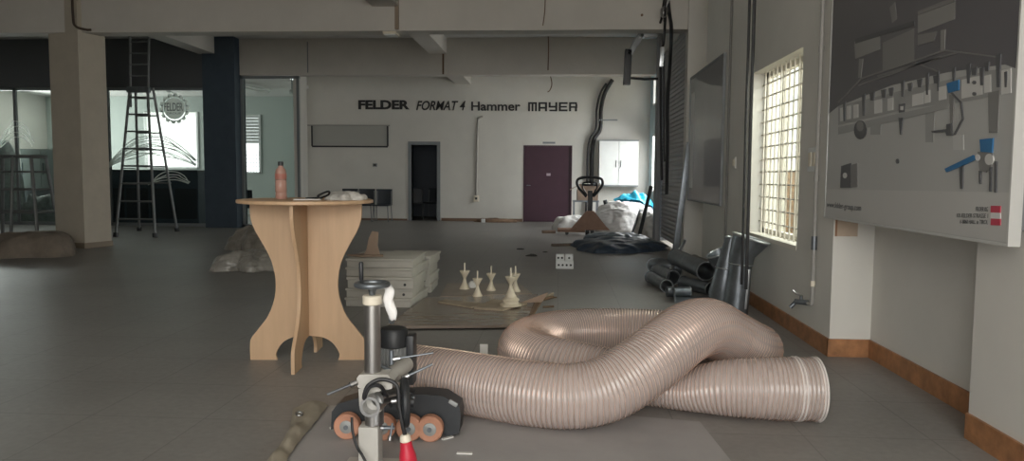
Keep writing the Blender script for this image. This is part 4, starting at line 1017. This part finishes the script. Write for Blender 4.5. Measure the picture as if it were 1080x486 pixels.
# ------------------------------------------------------------------ flattened canvas sleeve and floor scraps
Lf = [(309, 433), (307, 446), (305, 458), (295, 472), (284, 486), (268, 506)]
Rt = [(346, 429), (338, 441), (329, 452), (317, 466), (306, 482), (296, 503)]
nx, ny = 16, 30; V = []
for j in range(ny):
    k = j/(ny-1)*(len(Lf)-1); i0 = min(int(k), len(Lf)-2); f = k-i0
    A = F(Lf[i0][0]*(1-f)+Lf[i0+1][0]*f, Lf[i0][1]*(1-f)+Lf[i0+1][1]*f); B_ = F(Rt[i0][0]*(1-f)+Rt[i0+1][0]*f, Rt[i0][1]*(1-f)+Rt[i0+1][1]*f)
    for i in range(nx):
        u = i/(nx-1); p = A.lerp(B_, u)
        z = .008+.055*math.sin(PI*u)**.7*(.55+.45*noise.noise(p*9))+.02*abs(noise.noise(p*16))
        V.append((p.x, p.y, max(.006, z)))
b = MB().faces(V, [(j*nx+i, j*nx+i+1, (j+1)*nx+i+1, (j+1)*nx+i) for j in range(ny-1) for i in range(nx-1)])
b.solid(.004)
p = F(315, 455)
t = thing('canvas_sleeve', 'flattened dusty beige canvas sleeve lying left of the wheeled machine', 'sleeve', (p.x, p.y, 0))
b.build('fabric', canvas_m, t, ang=80)
p = F(316, 449); MB().torus((p.x, p.y, .062), (.2, -.2, 1), .016, .005, 20, 8).build('eyelet', chrome_m, t, label='metal eyelet')
for (px, py, w_, a_, lab) in ((472, 463, .06, .8, 'tilted white paper scrap beside the right tan wheel'), (490, 479, .07, 0, 'white paper scrap at the bottom edge, right of the red plug'), (352, 452, .04, .5, 'small white scrap by the left tan wheel')):
    p = F(px, py); tag(MB().box((p.x, p.y, .006), (w_, .018, .005), Euler((0, 0, a_))).build('paper_scrap', paper_m, at=(p.x, p.y, .003)), lab, 'scrap')
# ------------------------------------------------------------------ big printed board on the right wall
AX = 1.862; ay0, ay1 = 3.19, 5.31
zb, zt = .985, 3.0
t = thing('printed_board', 'huge printed board of clamps and blue fittings on the right wall', 'board', (AX, (ay0+ay1)/2, zb))
MB().bb(AX, AX+.046, ay0, ay1, zb, zt).build('print', mat('grey_print', (.42, .42, .405), .38, var=.04, scale=1.2), t, ang=0)
fr = MB()
fr.bb(AX-.004, AX+.047, ay0-.012, ay0, zb-.012, zt).bb(AX-.004, AX+.047, ay1, ay1+.012, zb-.012, zt).bb(AX-.004, AX+.047, ay0, ay1, zb-.012, zb)
fr.build('edge_frame', mat('pale_aluminium_edge', (.56, .56, .54), .4, .2), t, ang=0)
for y, x1 in ((3.3, 1.989),):
    MB().bb(AX+.046, x1, y-.04, y+.04, zb+.05, zb+.35).build('wall_bracket', alum_m, t, ang=0)
dep = [0]
def ink(name, px, m, lift=1, label=None, mb=None, parent=t):
    """a flat printed patch on the board"""
    P_ = []
    for x, y in px:
        q = W(x, y, AX-.0012*lift); q.y = min(max(q.y, ay0+.001), ay1-.001); q.z = max(q.z, zb+.001); P_.append(q)
    b = mb or MB(); b.prism(P_, (.001*lift, 0, 0))
    return b.build(name, m, parent, ang=0, label=label) if mb is None else b
def inkbox(x0, y0, x1, y1): return [(x0, y0), (x1, y0), (x1, y1), (x0, y1)]
def inkdisc(cx, cy, rx, ry, n=16): return [(cx+rx*math.cos(2*PI*i/n), cy+ry*math.sin(2*PI*i/n)) for i in range(n)]
pd = mat('print_black', (.115, .11, .118), .35); pdd = mat('print_deep', (.085, .085, .09), .35); pg = mat('print_light', (.24, .235, .225), .4); pw = mat('print_pale', (.55, .545, .525), .4)
pm = mat('print_mid', (.19, .185, .18), .4); pb = mat('print_blue', (.03, .15, .33), .4); pr_ = mat('print_red', (.50, .055, .09), .45); pwh = mat('print_white', (.62, .61, .6), .45); psh = mat('print_shade', (.29, .29, .28), .4)
ink('dark_ground', [(870, -30), (1090, -30), (1071, 72), (1060, 68), (1000, 76), (940, 90), (884, 112), (874, 120)], pd, 1)
# machine beams of the print
ink('machine_beam', [(901, 44), (928, 33), (928, 52), (902, 62)], pg, 2)
ink('machine_beam', [(931, 45), (964, 30), (964, 65), (931, 74)], pm, 2)
ink('machine_beam', [(968, 16), (1007, 2), (1007, 20), (968, 35)], pg, 2)
ink('machine_beam', [(968, 37), (988, 33), (985, 43), (968, 48)], pm, 3)
ink('machine_beam', [(938, 8), (944, 2), (946, 20), (941, 24)], pm, 2)
ink('machine_edge', [(902, 41), (964, 22), (964, 27), (902, 46)], pdd, 3)
ink('machine_edge', [(968, 12), (1007, -4), (1007, 1), (968, 16)], pm, 3)
for k, q in enumerate((((906, 62), (910, 62), (908, 82), (905, 82)), ((992, 32), (997, 31), (996, 53), (992, 53)))): ink('machine_post', q, pg, 3)
# rails
def line(a, c, w): 
    dx, dy = c[0]-a[0], c[1]-a[1]; l = math.hypot(dx, dy); nx, ny = -dy/l*w/2, dx/l*w/2
    return [(a[0]+nx, a[1]+ny), (c[0]+nx, c[1]+ny), (c[0]-nx, c[1]-ny), (a[0]-nx, a[1]-ny)]
for a_, c_ in (((884, 108), (908, 83)), ((908, 83), (996, 53)), ((996, 53), (1050, 60)), ((925, 80), (1010, 55)), ((905, 90), (990, 60)), ((965, 66), (990, 76))): ink('machine_rail', line(a_, c_, 1.6), pm, 4)
# tool rail with pale plates
ink('tool_rail', [(884, 112), (940, 98), (1000, 84), (1045, 74), (1066, 72), (1066, 98), (1012, 108), (960, 114), (884, 132)], psh, 2)
for x0, y0, w_, h_ in ((886, 114, 4, 14), (893, 112, 4, 14), (900, 111, 5, 14), (922, 106, 8, 14), (936, 104, 6, 13), (962, 100, 12, 12), (990, 92, 8, 14), (1014, 84, 22, 20), (1038, 80, 7, 18), (1056, 74, 10, 26), (975, 96, 6, 13)):
    ink('plate', [(x0, y0), (x0+w_, y0-w_*.22), (x0+w_, y0+h_-w_*.2), (x0, y0+h_)], pw, 3)
for x0, y0, w_, h_ in ((889, 108, 2.5, 20), (909, 100, 3, 22), (917, 98, 5, 8), (929, 95, 5, 8), (937, 93, 5, 8), (950, 86, 3, 16), (957, 88, 5, 8), (967, 84, 5, 8), (976, 78, 3, 22), (984, 80, 5, 8), (988, 76, 2, 20), (1004, 72, 3, 14), (1019, 68, 4, 20), (1033, 72, 4, 18), (1024, 72, 6, 7), (1038, 66, 5, 9), (1050, 58, 5, 34), (1059, 76, 3, 16)):
    ink('clamp', [(x0, y0), (x0+w_, y0-1), (x0+w_*.8, y0+h_), (x0+w_*.2, y0+h_)], pdd, 5)
for px, py in ((1027, 87), (1027, 99)): ink('bolt_hole', inkdisc(px, py, 1.8, 2), pdd, 6)
ink('shadow', [(884, 134), (1000, 108), (1000, 114), (884, 142)], psh, 3)
# hanging instruments
ink('gauge', inkdisc(907, 137, 6.5, 10), pdd, 5); ink('gauge_face', inkdisc(907, 133, 3.6, 5.5), pm, 6)
ink('tool', [(948, 110), (954, 109), (953, 118), (948, 119)], pdd, 5); ink('tool_window', inkbox(949.5, 112, 952.5, 116), pw, 6)
ink('tool', [(947.5, 124), (952, 124), (950.5, 142), (949, 142)], pdd, 5)
ink('blue_head', [(998, 88), (1011, 84), (1011, 95), (1000, 98)], pb, 6, 'blue printed fitting')
ink('hose_loop', line((1003, 98), (1013, 108), 1.5), pdd, 5); ink('hose_loop', line((1013, 108), (1015, 125), 1.5), pdd, 5); ink('hose_loop', line((1015, 125), (1006, 142), 1.5), pdd, 5)
ink('nozzle', [(982, 138), (998, 136), (998, 131), (1003, 130), (1004, 143), (998, 143), (997, 139), (983, 140)], pdd, 6)
ink('tool', [(1001, 100), (1006, 100), (1005, 130), (1002, 130)], pm, 4)
ink('shade_streak', [(976, 118), (986, 114), (984, 150), (976, 150)], psh, 2); ink('shade_streak', [(1042, 98), (1054, 95), (1052, 140), (1043, 140)], pm, 3); ink('shade_streak', [(918, 128), (930, 124), (928, 142), (918, 142)], psh, 2)
# valve with blue lever
ink('blue_valve', [(1033, 147), (1047, 145.5), (1046, 161), (1034, 160)], pb, 6, 'blue printed valve cap')
ink('valve_body', [(1031, 160), (1047, 161), (1045, 176), (1040, 182), (1033, 180)], pm, 5)
ink('valve_dial', inkdisc(1043, 168, 4.5, 6), pw, 6); ink('valve_dial', inkdisc(1031, 166, 2.6, 3.5), pwh, 6)
ink('blue_lever', [(996, 178), (1026, 163.5), (1029, 168), (1012, 176), (998, 181.5)], pb, 6, 'blue printed lever')
for q in ([(1011.5, 176), (1015.5, 175), (1015, 199), (1012.5, 199)], [(1032, 180), (1034.5, 180), (1034, 194), (1032.5, 194)], [(1043, 176), (1045.5, 176), (1045, 202), (1043, 202)], [(1048.5, 170), (1051, 170), (1050.5, 203), (1048.5, 203)]): ink('valve_pipe', q, pdd, 5)
ink('pale_block', [(1005, 143), (1016, 142), (1016, 158), (1005, 158)], mat('print_mid_pale', (.48, .48, .465), .4), 2)
# motor block and speck at lower left
ink('motor_block', [(887, 175), (897, 172), (897, 198), (886, 198)], pdd, 5); ink('motor_block', [(897, 174), (904, 172), (904, 197), (897, 198)], pm, 4); ink('motor_face', inkdisc(891, 185, 2.2, 3), pw, 6)
ink('hanging_plug', inkdisc(946, 170, 1.5, 2.6), pdd, 5)
# lower band, lettering and flag
ink('lower_band', [(871.5, 199.5), (1068, 203), (1066, 256), (870, 231)], mat('print_band', (.48, .475, .455), .4), 2)
a_, c_ = W(872.5, 220.5, AX), W(909, 215, AX)
lw, lh = a_.y-c_.y, .05
text_mb('www.felder-group.com', lw, lh, lambda u, v, w: (AX-.0035-w*.3, a_.y-u, a_.z+.003+v), .003).build('web_lettering', pdd, t, ang=0)
for py, w_, nm in ((220.0, 13, 'FELDER KG'), (227.0, 33, 'KR-FELDER-STRASSE 1'), (233.5, 30, 'A-6060 HALL in TIROL')):
    a2, c2 = W(1043-w_, py, AX), W(1043, py+.5, AX)
    text_mb(nm, a2.y-c2.y, .019, lambda u, v, w: (AX-.0035-w*.3, a2.y-u, (a2.z*(1-u/(a2.y-c2.y))+c2.z*u/(a2.y-c2.y))+v-.01), .003).build('address_lettering', pdd, t, ang=0)
for k, (y0, y1, m_) in enumerate(((217, 224.3, pr_), (224.3, 230.5, pwh), (230.5, 237.5, pr_))):
    ink('flag_stripe', [(1045, y0-.2), (1055, y0+.2), (1054.6, y1+.2), (1044.6, y1-.2)], m_, 5)

# ------------------------------------------------------------------ grey poster between window and shutter
PX = 1.885; q0, q1 = 8.82, 11.0
t = thing('wall_poster', 'grey framed poster with a dark block, between barred window and shutter', 'poster', (PX, 9.9, .93))
MB().bb(PX, PX+.02, q0, q1, .93, 2.67).build('print', mat('poster_grey', (.36, .36, .35), .25, var=.08, scale=1), t, ang=0)
b = MB().bb(PX-.008, PX+.024, q0-.02, q0+.015, .92, 2.69).bb(PX-.008, PX+.024, q1-.015, q1+.02, .92, 2.69).bb(PX-.008, PX+.024, q0, q1, .915, .935).bb(PX-.008, PX+.024, q0, q1, 2.66, 2.69)
b.build('edge_frame', alum_m, t, ang=0)
pb_ = mat('poster_dark', (.10, .10, .11), .3)
MB().bb(PX-.002, PX, q0+.03, q0+1.0, 1.13, 1.72).build('dark_block', pb_, t, ang=0)
MB().prism([(PX-.002, q0+.02, 2.655), (PX-.002, q0+.02, 2.32), (PX-.002, q0+.7, 2.4), (PX-.002, q1-.3, 2.655)], (.002, 0, 0)).build('dark_corner', pb_, t, ang=0)
MB().bb(PX-.002, PX, q1-.35, q1-.1, 1.1, 2.45).build('pale_band', mat('poster_pale', (.42, .42, .41), .3), t, ang=0)
for y in (9.2, 9.85): MB().bb(PX+.02, WX, y-.03, y+.03, 2.4, 2.46).build('wall_mount', alum_m, t, ang=0)

# ------------------------------------------------------------------ wall fittings on the right
def onw(px, py, off=.0): return W(px, py, WX-off)
pts = [onw(869, -8, .03), onw(866, 60, .03), onw(861, 190, .03), onw(857, 300, .03), onw(855.5, 318, .03)]
y = pts[1].y; pts = [Vector((WX-.03, y, p.z)) for p in pts]; zb_ = pts[-1].z
t = thing('wall_mounted_pipe', 'thin grey water pipe with a tap at its foot beside the printed board', 'pipe', (WX-.03, y, zb_))
MB().tube([Vector((WX-.03, y, CZ)), Vector((WX-.03, y, zb_)), Vector((WX-.03, y+.01, zb_-.015)), Vector((WX-.03, y+.04, zb_-.02)), Vector((WX-.04, y+.10, zb_-.02))], .014, 10).build('pipe', mat('grey_pvc', (.36, .35, .33), .5), t)
for py in (54, 188, 301):
    z = onw(862, py, .03).z; MB().cyl((WX-.03, y, z-.02), (WX-.03, y, z+.02), .018, n=12).build('coupling', cream_m if py == 301 else MATS['grey_pvc'], t)
z = onw(858, 256, .03).z; MB().cyl((WX-.03, y, z-.05), (WX-.03, y, z+.05), .021, n=12).build('coupling', dsteel_m, t, label='dark pipe sleeve')
tp = Vector((WX-.05, y+.12, zb_-.02))
b = MB().cyl(tp+Vector((.02, -.04, 0)), tp+Vector((-.06, .02, 0)), .02, n=12).cyl(tp+Vector((-.05, .02, 0)), tp+Vector((-.09, .03, -.05)), .015, n=12).cyl(tp+Vector((-.02, 0, 0)), tp+Vector((-.02, 0, .05)), .012, n=12)
o = b.build('tap', dsteel_m, t)
MB().tube([tp+Vector((-.02, -.01, .05)), tp+Vector((-.05, .02, .06)), tp+Vector((-.075, .03, .085))], .008, 8).build('tap_lever', chrome_m, o)
for a_, lab in (((858, 168), 'white double switch plate on the right wall beside the water pipe'), ((775, 171.5), 'pale switch plate on the wall between poster and barred window')):
    p = onw(*a_); s = .13 if a_[0] > 800 else .09
    t = thing('switch_plate', lab, 'switch', p)
    MB().bb(WX-.012, WX, p.y-s*.8, p.y+s*.8, p.z-s*.7, p.z+s*.7, .004).build('plate', wall_m if a_[0] < 800 else white_m, t)
    for k in (-1, 1): MB().bb(WX-.017, WX-.011, p.y+k*s*.35-s*.25, p.y+k*s*.35+s*.25, p.z-s*.4, p.z+s*.4, .002).build('rocker', cream_m, t)
p = D(892, 241, 5.265)
t = thing('notice_sign', 'faded brown paper notice under the far end of the printed board', 'notice', (p.x, 5.268, p.z))
a_, c_ = D(880.5, 249, 5.265), D(905, 232, 5.265)
MB().bb(a_.x, c_.x, 5.262, 5.27, a_.z, c_.z).build('sheet', mat('faded_brown_paper', (.47, .37, .28), .7, var=.1, scale=9), t, ang=0)
MB().bb(a_.x, a_.x+.012, 5.259, 5.262, a_.z, c_.z).build('edge_strip', mat('brown_print', (.3, .16, .09), .7), t, ang=0)
# conduit right of the poster
y = onw(770, 120).y
tag(MB().cyl((WX-.016, y, .02), (WX-.016, y, CZ-.01), .014, n=10).build('wall_conduit', mat('dark_grey_conduit', (.17, .165, .155), .5), at=(WX, y, .01)), 'dark vertical conduit on the wall just right of the grey poster', 'conduit')
# black cables hanging in front of the window edge
for px_, w_, xo, lab in ((789, .012, 1.60, 'left black cable hanging from ceiling in front of the bright-rimmed hopper'), (794, .014, 1.57, 'right black cable hanging from ceiling in front of the bright-rimmed hopper')):
    P_ = [W(px_+1, -20, xo), W(px_-1, 60, xo), W(px_-3.5, 130, xo), W(px_-4, 200, xo), W(px_-5, 255, xo), W(px_-7, 305, xo)]
    yy = P_[3].y
    P_ = [Vector((xo, yy+(p.y-yy)*.25, p.z)) for p in P_]; P_.insert(0, Vector((xo, P_[0].y, CZ)))
    P_[-1].z = max(P_[-1].z, .32)
    tag(MB().tube(spline(P_, 8), w_, 8).build('hanging_cable', cable_m, at=P_[0]), lab, 'cable')

# ------------------------------------------------------------------ cable tray and cable bundle under the front beam
cy = 12.6
t = thing('cable_tray', 'bent steel cable tray arm hanging beside the shutter top', 'tray', D(690, 36, cy))
A, B_, E2, G = D(692, 37, 12.25), D(676, 37, 12.25), D(664, 57, 12.25), D(661, 88, 12.25)
for nm, p, q, w_, h_, m_ in (('tray_end', A, B_, .09, .07, alum_m), ('tray_arm', B_, E2, .1, .07, alum_m), ('tray_drop', E2+Vector((-.02, 0, .05)), G, .11, .09, black_m)):
    d_ = q-p; an = math.atan2(-d_.z, d_.x)
    MB().box((p+q)/2, (d_.length+.04, .16, w_), Euler((0, an, 0)), .006).build(nm, m_, t)
MB().tube([D(663, 82, 12.25), D(680, 83.5, 12.25), D(694, 83, 12.25)], .02, 8).build('support_arm', black_m, t)
MB().box(D(683, 36, 12.25)+Vector((0, 0, .1)), (.08, .12, .25), None, .004).build('hanger', alum_m, t)
bx = [((701, -6), (699, 12), (697, 22), (692, 34), (686, 38)), ((702, -6), (702, 14), (701, 30), (700, 45), (697, 62), (697, 120), (698, 190)), ((704, -6), (706, 14), (708, 30), (707, 60), (704, 110), (704, 150), (703, 205)), ((703, -6), (701, 16), (699, 40), (700, 62), (700, 140), (701, 170))]
labs = ['cable of the beam bundle bending left onto the steel tray', 'leftmost long black cable hanging down the shutter side', 'thick black cable hanging lowest along the shutter', 'short black cable between the two long ones at the shutter']
for k, (P2, lab) in enumerate(zip(bx, labs)):
    P_ = [D(a_, c_, 11.76-.06*k if c_ < 32 else 12.35+.14*k) for a_, c_ in P2]
    P_ = [Vector((min(p.x, 1.93), p.y, p.z)) for p in P_]
    tag(MB().tube(spline(P_, 7), (.018, .02, .028, .015)[k], 8).build('hanging_cable', cable_m, at=P_[0]), lab, 'cable')
p = D(700.5, 12, 11.62)
t = thing('cable_clip', 'shiny metal clip gripping the cable bundle on the front beam', 'clip', p)
MB().lathe([(.03, -.09), (.055, -.05), (.06, .02), (.045, .06)], p, (.1, 0, 1), 16).build('body', chrome_m, t)
MB().box(p+Vector((.04, -.01, .13)), (.04, .05, .2), Euler((0, .4, 0)), .008).build('arm', chrome_m, t)
MB().cyl(p+Vector((0, -.06, 0)), p+Vector((0, -.045, 0)), .02, n=10).build('screw', black_m, t)
p = D(698, 60, 11.66); tag(MB().box(p, (.06, .05, .3), Euler((0, .05, 0)), .01).build('cable_joint', galv_m, at=p), 'small shiny joint on the cables at the shutter top', 'joint')

# ------------------------------------------------------------------ galvanised duct pieces before the poster
def pipe_thing(lab, A, B_, r, name='duct_pipe', flange=True, m_=dsteel_m):
    A, B_ = Vector(A), Vector(B_); d_ = (B_-A).normalized(); a1 = d_.orthogonal().normalized(); b1 = d_.cross(a1); n = 28
    t = thing(name, lab, 'duct', A, 'loose duct pieces by the right wall')
    cs = [(math.cos(2*PI*i/n), math.sin(2*PI*i/n)) for i in range(n)]
    MB().rings([[p+(a1*x+b1*y)*rr for x, y in cs] for p, rr in ((A, r), (B_, r), (B_, r-.006), (A, r-.006))], closed=True).build('shell', m_, t)
    if flange:
        MB().torus(B_-d_*.004, d_, r+.002, .005, 32, 6).build('rim', galv_m, t); MB().torus(A+d_*.004, d_, r+.002, .005, 32, 6).build('rim', m_, t)
    return t
A, B_ = D(713, 271, 9.0), D(744.5, 286, 8.0)
pipe_thing('fat dark duct pipe with open end facing the camera, on top of the pile', A, B_, .098)
A, B_ = D(732, 276, 9.4), D(764, 283, 8.7); A.x = min(A.x, 1.78); B_.x = min(B_.x, 1.78)
pipe_thing('duct pipe lying against the wall behind the open-ended one', A, B_, .085, m_=mat('dull_tan_steel', (.22, .21, .19), .45, .6, var=.2))
A, B_ = F(686, 298), F(703, 308); A.z = B_.z = .068; pipe_thing('short duct pipe lying leftmost in front of the pile', A, B_, .066)
A, B_ = F(697, 296), F(714, 304); A.z = B_.z = .082; A.y += .35; B_.y += .3; pipe_thing('short duct pipe lying behind the leftmost one', A, B_, .08)
A, B_ = F(703, 313), F(728, 313); A.z = B_.z = .055; pipe_thing('slim duct pipe lying crosswise at the front of the pile', A, B_, .052)
A, B_ = F(722, 306), F(750, 312); A.z = B_.z = .072; A.y += .1; pipe_thing('duct pipe lying low under the open-ended one', A, B_, .07)
# elbow
t = thing('duct_elbow', 'dark bent duct elbow at the left rear of the pile', 'duct', F(694, 292), 'loose duct pieces by the right wall')
o = F(692, 290); P_ = [o+Vector((.0, .25, .1)), o+Vector((0, .1, .12)), o+Vector((.05, -.03, .14)), o+Vector((.17, -.1, .13)), o+Vector((.3, -.11, .1))]
MB().tube(spline(P_, 5), .085, 20).build('shell', dsteel_m, t, ang=20)
sp_ = spline(P_, 5); MB().torus(sp_[0], (sp_[1]-sp_[0]), .087, .006, 28, 6).build('rim', dsteel_m, t); MB().torus(sp_[-1], (sp_[-1]-sp_[-2]), .087, .006, 28, 6).build('rim', galv_m, t)
# folded sheet channel on the floor
o = F(735, 320); tag(MB().prism([o+Vector((-.22, 0, .004)), o+Vector((-.22, .0, .13)), o+Vector((-.215, .0, .13)), o+Vector((-.21, .0, .01)), o+Vector((.18, 0, .01)), o+Vector((.19, 0, .1)), o+Vector((.195, 0, .1)), o+Vector((.2, 0, .004))], (.05, .42, 0)).build('sheet_channel', dsteel_m, at=o, ang=0), 'folded dark steel channel on the floor in front of the duct pile', 'channel', 'loose duct pieces by the right wall')
# standing hopper by the window
hx, hy = 1.66, 6.78
t = thing('duct_hopper', 'tall galvanised duct hopper with bright rim standing below the barred window', 'duct', (hx-.04, hy, 0))
cB, cN, cR = Vector((hx-.05, hy, .0)), Vector((hx-.01, hy, .47)), D(792.5, 251.5, hy)
ax = Vector((.28, -.05, .96)).normalized(); n = 36
def ring_at(c, d_, r):
    d_ = d_.normalized(); a1 = d_.orthogonal().normalized(); b1 = d_.cross(a1); return [c+(a1*math.cos(2*PI*i/n)+b1*math.sin(2*PI*i/n))*r for i in range(n)]
def shell(specs, th_=.004):
    return MB().rings([ring_at(c, d_, r) for c, d_, r in specs]+[ring_at(c, d_, r-th_) for c, d_, r in specs[::-1]], closed=True)
up_ = (cN-cB).normalized()
shell([(cB, up_, .115), (cN, up_, .095)]).build('neck_pipe', dsteel_m, t)
shell([(cN-up_*.01, up_, .105), (cN+up_*.07, up_, .112), (cR, ax, .165)]).build('cone', dsteel_m, t)
MB().torus(cR, ax, .165, .011, 44, 8).build('rim', galv_m, t)
MB().torus(cN, up_, .103, .007, 40, 6).build('neck_band', galv_m, t)
MB().box(cN.lerp(cB, .5)+Vector((.06, -.098, .02)), (.02, .006, .36), Euler((0, .06, 0)), .002).build('seam', galv_m, t)
# dark flared cone leaning at its left
hx2, hy2 = 1.56, 7.12
t = thing('duct_cone', 'dark flared duct cone standing left of the bright-rimmed hopper', 'duct', (hx2, hy2, 0))
a1 = Vector((.12, .0, 1)).normalized(); c0 = Vector((hx2, hy2, .03))
shell([(c0, a1, .115), (c0+a1*.12, a1, .135), (c0+a1*.36, a1, .105), (c0+a1*.66, a1, .055)]).build('cone', dsteel_m, t)
MB().torus(c0+a1*.36, a1, .106, .006, 36, 6).build('band', galv_m, t); MB().torus(c0+a1*.66, a1, .056, .007, 30, 6).build('rim', galv_m, t)
MB().torus(c0, a1, .115, .007, 36, 6).build('foot_rim', dsteel_m, t)
# second hopper behind
hx3, hy3 = 1.62, 7.72
cR = D(757.5, 266, hy3); ax3 = Vector((-.42, -.1, .9)).normalized(); t = thing('duct_hopper', 'smaller tilted duct hopper with bright rim behind the dark cone', 'duct', (hx3, hy3, 0))
cB = Vector((cR.x+.1, hy3, .02)); cN = Vector((cR.x+.06, hy3, .25))
shell([(cB, Vector((0, 0, 1)), .09), (cN, Vector((-.1, 0, 1)), .07), (cR, ax3, .125)]).build('cone', dsteel_m, t)
MB().torus(cR, ax3, .125, .009, 40, 8).build('rim', galv_m, t)
MB().torus(cN, Vector((-.1, 0, 1)), .075, .006, 36, 6).build('neck_band', dsteel_m, t)
# leaning pole and chrome stick
A = D(711, 274, 11.3); A.z = .02; B_ = D(727.5, 150, 11.3)
t = thing('leaning_pole', 'long dark square pole leaning beside the grey poster', 'pole', A)
d_ = (B_-A); R_ = d_.to_track_quat('Z', 'Y').to_matrix()
MB().box((A+B_)/2, (.085, .085, d_.length), R_, .008).build('shaft', dsteel_m, t); MB().box(A+d_*.02, (.11, .11, .05), R_, .006).build('foot', black_m, t)
A, B_ = D(702, 296, 8.9), D(722, 254, 9.9)
tag(MB().cyl(A, B_, .022, n=12).build('metal_stick', galv_m, at=A), 'shiny thin metal stick poking up from the left of the duct pile', 'stick')
